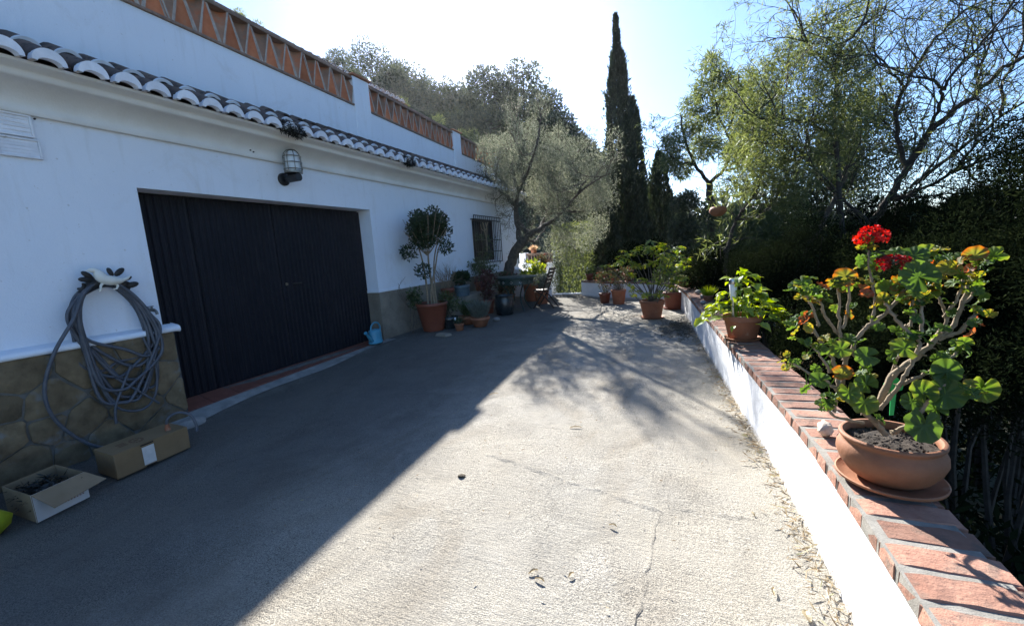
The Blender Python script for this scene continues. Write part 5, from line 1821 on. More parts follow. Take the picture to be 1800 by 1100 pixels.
# ================================================================== GERANIUM
gc = onwall(0.742, 1.965)
mb = MB().lathe([(0.115, 0), (0.135, 0.003), (0.168, 0.020), (0.171, 0.030), (0.166, 0.032), (0.160, 0.028), (0.130, 0.012), (0.01, 0.010)], gc, 48)
tag(obj('saucer', mb, M['old_terracotta'], smooth=True), 'wide terracotta saucer under the round geranium bowl', 'saucer')
gp = gc + Vector((0.0, 0.01, 0.0105))
ger = thing('potted_geranium', gp, 'leggy geranium with red blooms in a round terracotta bowl on the parapet', 'potted plant')
prof = [(0.088, 0.0), (0.098, 0.004), (0.130, 0.030), (0.156, 0.068), (0.168, 0.102), (0.166, 0.126), (0.156, 0.146), (0.151, 0.152), (0.152, 0.158), (0.161, 0.167), (0.162, 0.175), (0.158, 0.180), (0.148, 0.180), (0.143, 0.172), (0.140, 0.155), (0.150, 0.120)]
obj('pot', MB().lathe(prof, gp, 56), M['bowl'], ger, smooth=True)
mb = MB()
nr2 = np.random.default_rng(5)
RS = (0.146, 0.132, 0.115, 0.096, 0.076, 0.055, 0.034, 0.016, 0.004)
for i, r_ in enumerate(RS):
    for k_ in range(24):
        a = 2 * math.pi * k_ / 24 + 0.13 * (i % 2)
        mb.v.append((gp.x + r_ * math.cos(a), gp.y + r_ * math.sin(a), gp.z + 0.146 + 0.0016 * i + nr2.normal() * 0.0035 * min(1, r_ / 0.05)))
mb.f = [(i * 24 + k_, i * 24 + (k_ + 1) % 24, (i + 1) * 24 + (k_ + 1) % 24, (i + 1) * 24 + k_) for i in range(len(RS) - 1) for k_ in range(24)]
for k_ in range(150):
    a, r_ = nr2.uniform(0, 6.28), 0.14 * math.sqrt(nr2.random())
    mb.ball((gp.x + r_ * math.cos(a), gp.y + r_ * math.sin(a), gp.z + 0.15 + 0.006 * (1 - r_ / 0.14)), nr2.uniform(0.002, 0.0065), 5, 3)
obj('soil', mb, M['soil'], ger)


def gx_(cx_, cy_, y=1.97):
    return pix(1370 + cx_ / 2.037, 380 + cy_ / 2.037, y)


B0 = 1.955
STEMS = [   # points (u, v, depth) on the plant; start radius, end radius
    ([(378, 780, B0), (350, 745, B0), (300, 700, B0 - .02), (250, 660, B0 - .03), (205, 622, B0 - .04), (160, 585, B0 - .05), (110, 565, B0 - .06), (40, 522, B0 - .07)], .0125, .004),
    ([(215, 630, B0 - .04), (205, 560, B0 - .02), (190, 510, B0), (150, 455, B0 + .02), (110, 395, B0 + .03), (62, 368, B0 + .03)], .009, .004),
    ([(225, 600, B0), (235, 520, B0 + .02), (222, 440, B0 + .03), (214, 350, B0 + .03), (212, 240, B0 + .02)], .009, .0045),
    ([(230, 440, B0 + .03), (180, 385, B0 + .05), (150, 320, B0 + .05), (130, 275, B0 + .05)], .007, .0045),
    ([(140, 390, B0 + .02), (118, 330, B0), (92, 278, B0 - .01)], .006, .004),
    ([(224, 400, B0 + .03), (248, 320, B0 + .02), (252, 225, B0 + .02)], .007, .004),
    ([(345, 690, B0), (395, 585, B0 + .02), (470, 520, B0 + .03), (545, 455, B0 + .04), (580, 405, B0 + .05)], .014, .010),
    ([(580, 430, B0 + .05), (620, 400, B0 + .05), (650, 325, B0 + .05), (680, 230, B0 + .05), (690, 185, B0 + .05), (745, 155, B0 + .04)], .010, .005),
    ([(570, 440, B0 + .05), (640, 415, B0 + .03), (690, 365, B0 + .02), (722, 335, B0 + .02)], .009, .005),
    ([(360, 690, B0 - .02), (420, 620, B0 - .04), (460, 545, B0 - .05), (500, 470, B0 - .05), (495, 430, B0 - .05)], .0085, .006),
    ([(500, 440, B0 - .05), (512, 380, B0 - .05), (502, 290, B0 - .04)], .0075, .005),
    ([(490, 440, B0 - .05), (440, 392, B0 - .03), (395, 335, B0 - .03), (370, 300, B0 - .02)], .0065, .005),
    ([(235, 530, B0 + .02), (280, 430, B0 + .01), (335, 385, B0), (390, 335, B0), (440, 280, B0 + .01), (452, 262, B0 + .01)], .009, .006),
    ([(330, 390, B0), (340, 320, B0), (335, 260, B0), (318, 160, B0), (320, 110, B0)], .0065, .003),
    ([(440, 600, B0 - .02), (520, 565, B0 - .03), (590, 525, B0 - .04), (640, 480, B0 - .04)], .008, .0045),
    ([(400, 775, B0 - .04), (440, 760, B0 - .06), (490, 720, B0 - .08), (530, 670, B0 - .09), (600, 600, B0 - .09), (660, 622, B0 - .09), (700, 630, B0 - .08)], .010, .003),
    ([(350, 690, B0 + .03), (372, 620, B0 + .06), (420, 520, B0 + .08), (440, 480, B0 + .08)], .007, .005),
    ([(300, 740, B0 + .02), (200, 715, B0 - .02), (150, 660, B0 - .02)], .007, .004),
    ([(195, 700, B0 - .02), (205, 655, B0 - .02)], .007, .005),
    ([(600, 400, B0 + .05), (592, 340, B0 + .06), (575, 300, B0 + .06), (540, 240, B0 + .06)], .007, .004),
    ([(650, 330, B0 + .05), (690, 280, B0 + .08), (700, 250, B0 + .08)], .006, .004),
    ([(470, 395, B0 - .04), (478, 330, B0 - .02)], .006, .005),
    ([(260, 490, B0 + .02), (300, 540, B0 - .03), (305, 560, B0 - .04)], .006, .003),
    ([(180, 560, B0 - .05), (150, 500, B0 - .06), (120, 465, B0 - .07)], .006, .003),
    ([(445, 400, B0 + .0), (480, 370, B0), (480, 300, B0 + .01)], .006, .0045),
    ([(590, 360, B0 + .06), (640, 290, B0 + .03), (665, 215, B0 + .02)], .006, .004),
]
for path, r0, r1 in STEMS:
    mb = MB()
    P = catmull([gx_(*q) for q in path], 5)
    k_ = len(P)
    rad = []
    for i in range(k_):
        r_ = (r0 + (r1 - r0) * i / (k_ - 1)) * 0.92
        rad.append(r_ * (1.16 if i % 3 == 0 else 0.94) * random.uniform(0.93, 1.08))        # knobbly leaf scars
    P = [P[0]] + [p + Vector(rng.normal(size=3) * 0.0022) for p in P[1:]]
    mb.tube(P, rad, 8)
    for i in range(2, k_ - 1, 2):
        d = Vector(rng.normal(size=3)).normalized()
        mb.tube([P[i], P[i] + d * rad[i] * 2.0], [rad[i] * 0.45, rad[i] * 0.2], 5)
    obj('stem', mb, M['bark_pale'], ger, smooth=True)


def gerleaf_mesh(seed, mat):
    """round scalloped blade with a pleated surface and a notch at the stalk"""
    r_ = np.random.default_rng(seed)
    V, A, Fc = [(0, 0, -0.10)], [0.0], []
    n_ = 36
    cup = r_.uniform(-0.15, 0.5)
    tilt = r_.uniform(-.1, .1)
    for rr in (0.35, 0.7, 1.0):
        for k_ in range(n_):
            th = 2 * math.pi * k_ / n_
            lob = 1 + 0.07 * rr * abs(math.sin(th * 4.0)) - 0.04
            notch = 1 - 0.75 * math.exp(-((th - math.pi) / 0.22) ** 2) * (rr > 0.3)
            ra = rr * lob * notch
            z = cup * rr * rr - 0.10 + 0.11 * rr * math.sin(th * 8 + 1) + 0.11 * rr * math.sin(th * 2 + seed) + tilt * ra * math.cos(th)
            V.append((ra * math.cos(th), ra * math.sin(th), z))
            A.append(min(1, rr * 0.95 + 0.06 * r_.normal()))
    for k_ in range(n_):
        k2 = (k_ + 1) % n_
        Fc.append((0, 1 + k_, 1 + k2))
        for j in range(2):
            o_ = 1 + j * n_
            Fc.append((o_ + k_, o_ + n_ + k_, o_ + n_ + k2, o_ + k2))
    me = attrmesh('leaf', V, Fc, np.clip(A, 0, 1), mat)
    me.polygons.foreach_set('use_smooth', [True] * len(me.polygons))
    return me


GL = [[gerleaf_mesh(10 * i + j, GER[i]) for j in range(3)] for i in range(5)]
# big leaves where the photograph shows them: (u, v, size, kind, depth offset)
LEAVES = [(520, 750, 58, 0, -.13), (220, 475, 38, 1, -.06), (150, 478, 26, 0, -.06), (88, 455, 28, 0, -.05), (315, 500, 40, 0, -.06), (450, 470, 44, 1, -.08), (100, 498, 20, 0, -.06),
          (225, 565, 36, 3, -.07), (250, 630, 40, 1, -.09), (305, 665, 46, 1, -.10), (145, 585, 36, 0, -.09), (95, 612, 30, 0, -.09), (310, 600, 36, 0, -.05), (598, 555, 44, 0, -.08), (595, 635, 54, 0, -.11),
          (515, 630, 42, 1, -.10), (475, 662, 34, 0, -.08), (560, 690, 36, 0, -.08), (725, 620, 44, 1, -.08), (540, 555, 26, 0, -.05), (640, 460, 30, 0, -.03), (590, 395, 28, 0, 0), (500, 215, 58, 0, -.06),
          (480, 140, 44, 0, 0), (525, 130, 34, 1, .03), (575, 115, 30, 2, 0), (610, 185, 36, 2, 0), (640, 165, 30, 3, 0), (700, 140, 34, 3, 0), (660, 205, 32, 2, .02), (735, 200, 28, 1, .02), (772, 143, 32, 1, 0),
          (560, 160, 30, 0, .04), (415, 125, 30, 1, .03), (340, 175, 34, 1, .03), (290, 160, 28, 0, 0), (285, 175, 26, 2, .02), (310, 230, 30, 2, 0), (385, 255, 36, 1, .02), (335, 215, 26, 1, .04), (430, 260, 26, 0, .02),
          (155, 250, 28, 4, -.02), (238, 215, 40, 3, 0), (190, 235, 26, 3, .02), (85, 235, 34, 1, 0), (110, 215, 28, 1, .02), (55, 245, 26, 0, .01), (95, 260, 28, 0, -.02), (130, 290, 24, 0, .02), (310, 280, 24, 4, -.01),
          (55, 410, 24, 2, -.03), (90, 375, 24, 4, 0), (105, 355, 22, 4, .02), (45, 435, 18, 1, -.03), (160, 435, 24, 2, -.02), (105, 400, 22, 2, 0), (245, 440, 28, 0, 0), (280, 450, 30, 0, .02), (190, 450, 24, 1, 0),
          (620, 345, 20, 0, .03), (575, 255, 26, 1, .03), (545, 270, 30, 1, .03), (585, 215, 24, 2, .05), (620, 235, 26, 1, .05), (690, 420, 22, 4, .02), (710, 380, 20, 4, .05), (730, 290, 20, 1, .05), (670, 260, 24, 2, .06),
          (420, 410, 30, 0, 0), (450, 425, 32, 0, .02), (350, 395, 24, 0, 0), (330, 370, 18, 1, 0), (480, 290, 26, 1, 0), (500, 260, 30, 0, .04), (400, 640, 20, 0, .05), (365, 725, 24, 0, -.02), (255, 350, 20, 3, .02),
          (170, 300, 22, 0, .04), (200, 330, 20, 1, .05), (560, 230, 22, 3, .04), (540, 185, 26, 4, .05), (650, 140, 24, 1, .03), (610, 310, 18, 1, .04), (300, 255, 20, 4, .02), (70, 290, 18, 2, 0), (30, 265, 18, 0, 0),
          (40, 520, 12, 0, -.07), (130, 545, 22, 0, -.03), (180, 530, 24, 0, 0), (240, 255, 22, 1, .03), (265, 320, 18, 0, .03), (360, 240, 24, 0, .05), (465, 115, 24, 1, .05), (440, 300, 20, 1, .03), (680, 190, 22, 4, .03),
          (600, 150, 22, 0, .06), (500, 170, 26, 0, .07), (350, 140, 22, 0, .05), (525, 300, 20, 1, .06), (710, 205, 20, 2, .06), (560, 510, 18, 0, -.02), (655, 640, 16, 1, -.09), (580, 580, 24, 0, -.07), (640, 560, 18, 0, -.06)]
for path, r0, r1 in STEMS:          # small young leaves crowded round every shoot tip
    if r1 > 0.009:
        continue
    q = [gx_(*p) for p in path]
    tipd = (q[-1] - q[-2]).normalized()
    uu, vv, dd = path[-1]
    for k_ in range(7):
        LEAVES.append((uu + random.gauss(0, 22), vv + random.gauss(4, 18), random.uniform(13, 25), random.choice([0, 0, 1, 1, 1, 2, 2, 3] if vv < 330 else [0, 0, 0, 1, 1, 2]), dd - B0 + random.gauss(0, 0.03)))
pet = MB()
stem_pts = []
for path, r0, r1 in STEMS:
    q = catmull([gx_(*p) for p in path], 4)
    stem_pts += q[len(q) // 3:]
for (u, v_, s_, kd, dy) in LEAVES:
    p = gx_(u, v_, B0 + dy)
    rad = s_ / 2.037 / F_PX * 2.05 * (0.76 if s_ > 40 else 0.74)
    n_ = Vector((random.uniform(-.8, .5), random.uniform(-.8, .5), random.uniform(0.15, 1.0)))
    if s_ >= 34:
        n_ = Vector((random.uniform(-.45, .15), random.uniform(-1.1, -.6), random.uniform(0.3, 0.8)))
    n_.normalize()
    q = n_.to_track_quat('Z', 'Y')
    e = (q.to_matrix() @ Matrix.Rotation(random.uniform(0, 6.28), 3, 'Z')).to_euler()
    piece('leaf', random.choice(GL[kd]), ger, p, e, (rad, rad * random.uniform(0.85, 1.0), rad))
    st = min(stem_pts, key=lambda a_: (a_ - p).length + random.uniform(0, 0.03))
    if (st - p).length < 0.22:
        base = p - n_ * rad * 0.12
        pet.tube(catmull([st, st.lerp(base, 0.5) + Vector((0, 0, 0.012)), base], 3), 0.0019, 5, cap=False)
obj('leaf_stalk', pet, M['lime'], ger, smooth=True, kind='stuff')


def floret_head(c_, r_, n_, seed, stalk, mat='petal'):
    r2 = np.random.default_rng(seed)
    d = nrm(r2.normal(size=(n_, 3)) + np.array([0, 0, 0.5]))
    d[:, 2] = np.maximum(d[:, 2], -0.35)
    ctr = np.array(c_)[None] + d * np.array([r_, r_, r_ * 0.72])[None] * (0.72 + 0.28 * r2.random(n_))[:, None]
    PP_, DD = [], []
    for i in range(n_):
        a0 = r2.random() * 6.28
        t1 = np.cross(d[i], [0.3, 0.5, 0.8])
        t1 /= np.linalg.norm(t1)
        t2 = np.cross(d[i], t1)
        for k2 in range(5):
            a = a0 + 2 * math.pi * k2 / 5
            PP_.append(ctr[i])
            DD.append(t1 * math.cos(a) + t2 * math.sin(a) + d[i] * 0.45)
    head = leafquads('flower', np.array(PP_), np.array(DD), 0.0125, 0.0105, M[mat], ger, kind=None, bend=0.12)
    mb_ = MB()
    mb_.tube(catmull([Vector(stalk), Vector(stalk).lerp(Vector(c_), 0.5) + Vector((0.01, 0, 0.01)), Vector(c_)], 4), 0.0028, 6)
    for i in range(0, n_, 2):
        mb_.tube([Vector(c_), Vector(ctr[i])], 0.0011, 4, cap=False)
    obj('flower_stalk', mb_, M['shrub'], ger, smooth=True)


floret_head(gx_(330, 74, B0), 0.052, 60, 1, gx_(318, 150, B0))
floret_head(gx_(292, 88, B0 - .03), 0.026, 14, 4, gx_(318, 120, B0))
floret_head(gx_(398, 172, B0 - .05), 0.045, 34, 2, gx_(322, 120, B0), 'petal_shaded')
floret_head(gx_(445, 160, B0 - .03), 0.020, 10, 3, gx_(400, 172, B0 - .05), 'petal_shaded')

# green plant label
lb = [gx_(402, 712, 2.03), gx_(412, 600, 2.04)]
t_ = thing('plant_label', lb[0], 'bright green plastic plant label stuck in the geranium bowl', 'plant label')
s2 = AX_R * 0.012
back = Vector((0, 0.003, 0))
mb = MB().hexa([lb[0] - s2 * 0.7, lb[0] + s2 * 0.7, lb[0] + s2 * 0.7 + back, lb[0] - s2 * 0.7 + back], [lb[1] - s2, lb[1] + s2, lb[1] + s2 + back, lb[1] - s2 + back])
obj('stake', mb, M['green_plastic'], t_)
q = [gx_(368, 640, 2.037), gx_(440, 622, 2.037), gx_(447, 600, 2.037), gx_(420, 576, 2.037), gx_(392, 580, 2.037), gx_(374, 600, 2.037)]
mb = MB()
mb.v = [tuple(p) for p in q] + [tuple(p + back) for p in q]
mb.f = [tuple(range(6)), tuple(6 + i for i in reversed(range(6)))] + [(i, (i + 1) % 6, 6 + (i + 1) % 6, 6 + i) for i in range(6)]
obj('head', mb, M['green_plastic'], t_)

# shell and a pebble beside the bowl
c = onwall(0.632, 2.36)
mb = MB()
n_ = 16
prof = [(0.002, -0.055), (0.010, -0.048), (0.013, -0.042), (0.019, -0.036), (0.021, -0.029), (0.031, -0.022), (0.033, -0.013), (0.041, 0.0), (0.039, 0.018), (0.028, 0.036), (0.016, 0.052), (0.004, 0.060)]
for r_, l_ in prof:
    for k_ in range(n_):
        a = 2 * math.pi * k_ / n_
        rr = r_ * (1 + 0.13 * math.sin(6 * a + l_ * 60))
        mb.v.append((c.x + l_ * 0.55 - rr * math.cos(a) * 0.5, c.y + l_ * 0.6 + rr * math.cos(a) * 0.8, c.z + 0.036 + rr * math.sin(a) * 0.95))
mb.f = [(i * n_ + k_, i * n_ + (k_ + 1) % n_, (i + 1) * n_ + (k_ + 1) % n_, (i + 1) * n_ + k_) for i in range(len(prof) - 1) for k_ in range(n_)]
tag(obj('sea_shell', mb, M['shell'], smooth=True), 'knobbly pale sea shell on the bricks beside the geranium bowl', 'shell')
tag(obj('loose_stone', MB().ball(onwall(0.70, 2.32) + Vector((0, 0, 0.018)), (0.03, 0.035, 0.02), 10, 6), M['shell'], smooth=True), 'small pale pebble between the sea shell and the geranium bowl', 'stone')

# ================================================================== LITTER
n_ = 1250
sv = rng.uniform(4.4, 11.0, n_)
sv = np.where(rng.random(n_) < 0.35, rng.choice([5.6, 6.6, 7.0, 7.5, 8.3, 4.9], n_) + rng.normal(size=n_) * 0.2, sv)
P = np.empty((n_, 3))
for i in range(n_):
    q, tg = path_at(float(sv[i]))
    off = abs(rng.normal()) * 0.06 + 0.005
    P[i] = q + Vector((-tg.y, tg.x, 0)) * off
    P[i, 2] = 0.012 + 0.012 * rng.random()
leafquads('leaf_litter', P, rng.normal(size=(n_, 3)) * [1, 1, 0.22], rng.uniform(0.025, 0.075, n_), 0.0065, M['dry'])
n_ = 1500
P = np.column_stack([rng.normal(-0.06, 0.17, n_), rng.normal(7.35, 0.42, n_), np.zeros(n_)])
keep = P[:, 0] < np.interp(P[:, 1], PY, PX) - 0.03
P = P[keep]
P[:, 2] = 0.012 + 0.05 * rng.random(len(P)) * np.exp(-((P[:, 0] + 0.06) / 0.2) ** 2 - ((P[:, 1] - 7.35) / 0.4) ** 2)
o = leafquads('twig_pile', P, rng.normal(size=(len(P), 3)) * [1, 1, 0.3], rng.uniform(0.04, 0.13, len(P)), 0.008, leafmat('dead_twig', [(0, (0.03, 0.024, 0.016)), (0.7, (0.10, 0.085, 0.055)), (1, (0.22, 0.18, 0.11))], 0.15), kind=None)
tag(o, 'heap of swept dead twigs and leaves against the parapet foot', 'leaf heap')
n_ = 700
P = np.column_stack([rng.uniform(-2.4, 0.3, n_), rng.uniform(1.4, 11.5, n_), np.zeros(n_)])
P = P[P[:, 0] < np.interp(P[:, 1], PY, PX) - 0.05]
P[:, 2] = 0.012
leafquads('grit', P, rng.normal(size=(len(P), 3)) * [1, 1, 0.2], rng.uniform(0.006, 0.030, len(P)), 0.006, M['dry'])


def curled_leaf(p, ang, L, w, label, mat='dry'):
    V, Fc, A = [], [], []
    for i in range(7):
        f = i / 6
        ww = w * math.sin(math.pi * (0.08 + 0.9 * f)) ** 0.8
        x = (f - 0.5) * L
        yb = 0.18 * L * math.sin(f * 2.4)
        z = 0.003 + 0.006 * math.sin(f * 3.0) + 0.003 * f
        for s3, dz in ((-1, 0.005), (0, 0), (1, 0.005)):
            X, Y = x, yb + s3 * ww
            V.append((p[0] + X * math.cos(ang) - Y * math.sin(ang), p[1] + X * math.sin(ang) + Y * math.cos(ang), p[2] + z + dz))
            A.append(0.8 if s3 else 0.6)
    for i in range(6):
        o_ = 3 * i
        Fc += [(o_, o_ + 1, o_ + 4, o_ + 3), (o_ + 1, o_ + 2, o_ + 5, o_ + 4)]
    o_ = link('fallen_leaf', attrmesh('fallen_leaf', V, Fc, A, M[mat]))
    tag(o_, label, 'leaf')


def gp_(px, py):
    d = AX_R * ((px - 900) / F_PX) - AX_U * ((py - 550) / F_PX) + AX_F
    return Vector(EYE) + d * (-EYE[2] / d.z)


for (px, py, a, L, w, lab) in ((938, 1008, 0.6, 0.055, 0.010, 'pale curled dead leaf, upper of the pair at the front of the driveway'), (948, 1022, -0.3, 0.055, 0.010, 'green brown dead leaf, lower of the pair at the front of the driveway'), (1005, 1013, 0.9, 0.04, 0.008, 'thin brown dead leaf just right of the pair of dead leaves'),
                               (1077, 926, -0.4, 0.05, 0.010, 'dead leaf lying on the joint across the concrete'), (1325, 905, 1.8, 0.035, 0.008, 'small green dead leaf near the litter at the parapet foot'), (1012, 753, 0.1, 0.11, 0.008, 'long pale dead leaf in the tree shade on the concrete'),
                               (868, 694, 0.5, 0.11, 0.008, 'dark dead leaf at the edge of the roof shadow'), (1422, 1085, 1.5, 0.06, 0.018, 'fallen pale bud with a stalk at the bottom near the parapet'), (1362, 1042, 1.3, 0.05, 0.008, 'thin dead leaf left of the fallen bud')):
    curled_leaf(gp_(px, py), a, L * 0.85, w * 0.8, lab)
c = gp_(812, 838)
mb = MB().ball(c + Vector((0, 0, 0.006)), (0.028, 0.02, 0.012), 9, 5)
mb.v = [(x + random.uniform(-.006, .006), y + random.uniform(-.006, .006), z) for x, y, z in mb.v]
tag(obj('soil_clod', mb, M['earth']), 'dark crumb of soil lying on the sunlit concrete', 'soil')

# dried bush spilling behind the lime plant
c = Vector((0.98, 4.35, 0.25))
tips = []
mb = MB()
for k_ in range(16):
    d = Vector(rng.normal(size=3)) + Vector((0, -0.2, 0.5))
    grow(mb, c + Vector((0, 0, -0.1)), d, 0.13, 0.004, 2, dict(kids=3, ang=45, len=0.7, up=-0.03, wob=0.3), tips)
t_ = thing('dried_shrub', c, 'dry grey tangled shrub behind the parapet, right of the lime plant pot', 'shrub')
obj('twig', mb, M['bark'], t_)
P, Dd = twig_leaves(tips, 2, 0.02)
leafquads('foliage', P, Dd, 0.05, 0.008, M['dry'], t_)

# clay pot hanging in the tree
c = pix(1262, 372, 9.2)
t_ = thing('hanging_pot', c, 'round clay pot hanging among the branches above the far parapet', 'hanging pot')
obj('pot', MB().lathe([(0.05, -0.09), (0.11, -0.06), (0.155, 0.0), (0.150, 0.05), (0.12, 0.09), (0.11, 0.09), (0.14, 0.04), (0.13, 0.0), (0.02, -0.07)], c, 24), M['old_terracotta'], t_, smooth=True)
mb = MB()
for k_ in range(3):
    a = 2 * math.pi * k_ / 3
    mb.tube([c + Vector((0.115 * math.cos(a), 0.115 * math.sin(a), 0.085)), c + Vector((0, 0, 0.55))], 0.004, 5)
mb.tube([c + Vector((0, 0, 0.55)), c + Vector((0, 0, 1.1))], 0.004, 5)
obj('cord', mb, M['iron'], t_)

# ================================================================== TREES AND SHRUBS
# ---- olive at the house corner
OY = 11.6
ol = thing('olive_tree', (pix(893, 500, OY).x, OY, -0.05), 'silvery olive tree with a forked leaning trunk at the far house corner', 'tree')
mb = MB()
tips = []


def P5(l, y=OY):
    return [pix(q[0], q[1], q[2] if len(q) > 2 else y) for q in l]


base = Vector((pix(893, 500, OY).x + 0.02, OY, -0.1))
limb(mb, [base] + P5([(893, 490), (897, 465), (908, 440), (922, 420)]), 0.175, 0.13, 12, 5, jit=0.012)
limbs = [([(915, 428), (910, 400), (907, 365), (912, 335), (922, 305)], .10, .035), ([(922, 420), (945, 404), (968, 390), (992, 370, 11.3), (1012, 345, 11.1), (1030, 318, 11)], .075, .022),
         ([(930, 412), (915, 395, 12), (905, 360, 12.4), (890, 330, 12.6), (872, 300, 12.6)], .07, .025), ([(950, 402), (962, 375, 12.2), (978, 340, 12.6), (985, 300, 12.7), (990, 260, 12.6)], .06, .022),
         ([(908, 365), (890, 345, 11), (868, 325, 10.8), (852, 305, 10.8)], .05, .018), ([(912, 335), (928, 300, 11), (940, 265, 10.8), (948, 235, 10.8)], .05, .018), ([(992, 370, 11.3), (1015, 372, 11.6), (1042, 365, 11.8), (1062, 345, 11.9)], .045, .015),
         ([(968, 390), (985, 400, 12.2), (1005, 415, 12.4), (1012, 445, 12.5)], .035, .012), ([(912, 335), (900, 300, 12), (905, 260, 12.2), (900, 235, 12.2)], .05, .016), ([(1012, 345, 11.1), (1045, 320, 10.8), (1070, 305, 10.7)], .035, .012),
         ([(922, 420), (938, 425, 12), (948, 415, 12.4), (960, 400, 12.8)], .05, .02)]
for l, r0, r1 in limbs:
    Q = limb(mb, P5(l), r0, r1, 7, 4, jit=0.015)
    k_ = len(Q)
    for i in range(k_ // 3, k_):
        if random.random() < 0.75:
            d = Vector(rng.normal(size=3)) * 0.7 + Vector((0, 0, 0.55))
            grow(mb, Q[i], d, random.uniform(0.45, 0.75), 0.014, 2, dict(kids=3, ang=36, len=0.66, up=0.10, wob=0.16), tips)
obj('trunk', mb, M['bark'], ol, smooth=True)
P, Dd = twig_leaves(tips, 13, 0.045, 0.15)
n1 = len(P)
cl = [(870, 300), (858, 268), (900, 255), (935, 232), (975, 245), (1010, 262), (1045, 290), (1068, 312), (862, 335), (905, 318), (950, 292), (1000, 305), (1040, 338), (1062, 352), (895, 345), (940, 345), (990, 355), (1028, 380), (1020, 420), (1005, 455), (985, 425), (960, 372), (885, 285), (920, 275), (965, 270), (1000, 290), (1030, 310), (1055, 330), (1000, 395), (1035, 360), (1045, 400), (980, 330), (930, 315), (850, 315)]
cc, rr = [], []
for (px, py) in cl:
    for k_ in range(2):
        cc.append(pix(px + random.uniform(-12, 12), py + random.uniform(-10, 10), random.uniform(10.5, 12.9)))
        rr.append(random.uniform(0.28, 0.46))
P2, D2 = clumps(cc, rr, 36000, 0.35, 0.45)
P = np.concatenate([P, P2])
Dd = np.concatenate([Dd, D2])
leafquads('crown', P, Dd, rng.uniform(0.045, 0.085, len(P)), 0.015, M['olive'], ol)
print('olive leaves', len(P))


# ---- cypresses
def cypress(x, y, z0, h, rmax, n, label, lean=(0, 0), pw=0.75, name='cypress_tree', L=0.16, group=None, mat='cypress', low=0.0, tipu=2.0, seed=0):
    t_ = thing(name, (x, y, z0), label, 'tree', group)
    r2 = np.random.default_rng(seed + 100)
    mb_ = MB()
    mb_.tube([(x, y, z0), (x + lean[0] * 0.5, y + lean[1] * .5, z0 + h * 0.5), (x + lean[0] * 0.95, y + lean[1] * .95, z0 + h * 0.97)], [max(0.10, rmax * 0.22), rmax * 0.12, 0.01], 7)
    f = np.linspace(0.03, 0.99, 60)
    ph = r2.uniform(0, 6.28, 8)
    u = r2.beta(1.0, 1.25, n)
    u = low + (1 - low) * u
    a = r2.uniform(0, 2 * math.pi, n)
    prof_ = np.minimum(1, (u / 0.10) ** 0.5) * (1 - u) ** pw * np.where(u > tipu, 0.45, 1.0)
    lump = 1 + 0.16 * np.sin(5 * a + 14 * u + ph[0]) + 0.14 * np.sin(3 * a - 23 * u + ph[1]) + 0.12 * np.sin(9 * a + 47 * u + ph[2])
    rad = rmax * (prof_ * lump + 0.03) * (0.55 + 0.45 * r2.random(n) ** 0.4) * np.where(r2.random(n) < 0.10, 1 + 0.45 * r2.random(n), 1.0)
    P_ = np.column_stack([x + lean[0] * u + rad * np.cos(a), y + lean[1] * u + rad * np.sin(a), z0 + h * u])
    D_ = np.column_stack([np.cos(a) * 0.35, np.sin(a) * 0.35, np.ones(n)]) + r2.normal(size=(n, 3)) * 0.22
    obj('trunk', mb_, M['bark_dark'], t_, smooth=True)
    leafquads('crown', P_, D_, L * r2.uniform(0.6, 1.3, n), L * 0.36, M[mat], t_)
    return t_


CY = 16.0
p0 = pix(1098, 440, CY)
topz = pix(1083, 28, CY)
cypress(p0.x, CY, -0.8, topz.z + 0.8, 0.86, 38000, 'tallest slender cypress with a thin bent tip against the sky', lean=(topz.x - p0.x - 0.02, 0), pw=0.80, L=0.13, seed=1, tipu=0.88)
p1 = pix(1112, 440, CY)
t1 = pix(1110, 168, CY)
cypress(p1.x + 0.10, CY + 0.2, -0.8, t1.z + 0.8, 0.62, 18000, 'second cypress joined to the tallest one, about two thirds its height', lean=(t1.x - p1.x - .1, 0), pw=0.60, L=0.13, seed=2)
p1 = pix(1060, 440, 15.2)
cypress(p1.x, 15.2, -0.8, 4.3, 0.72, 14000, 'broad dark cypress crown left of the tallest cypress, behind the olive', pw=0.5, L=0.13, seed=3)
p1 = pix(1165, 440, 16.6)
t1 = pix(1158, 268, 16.6)
cypress(p1.x, 16.6, -0.8, t1.z + 0.8, 0.66, 14000, 'short pointed cypress just right of the tall cypresses', lean=(t1.x - p1.x, 0), pw=0.55, L=0.13, seed=4)
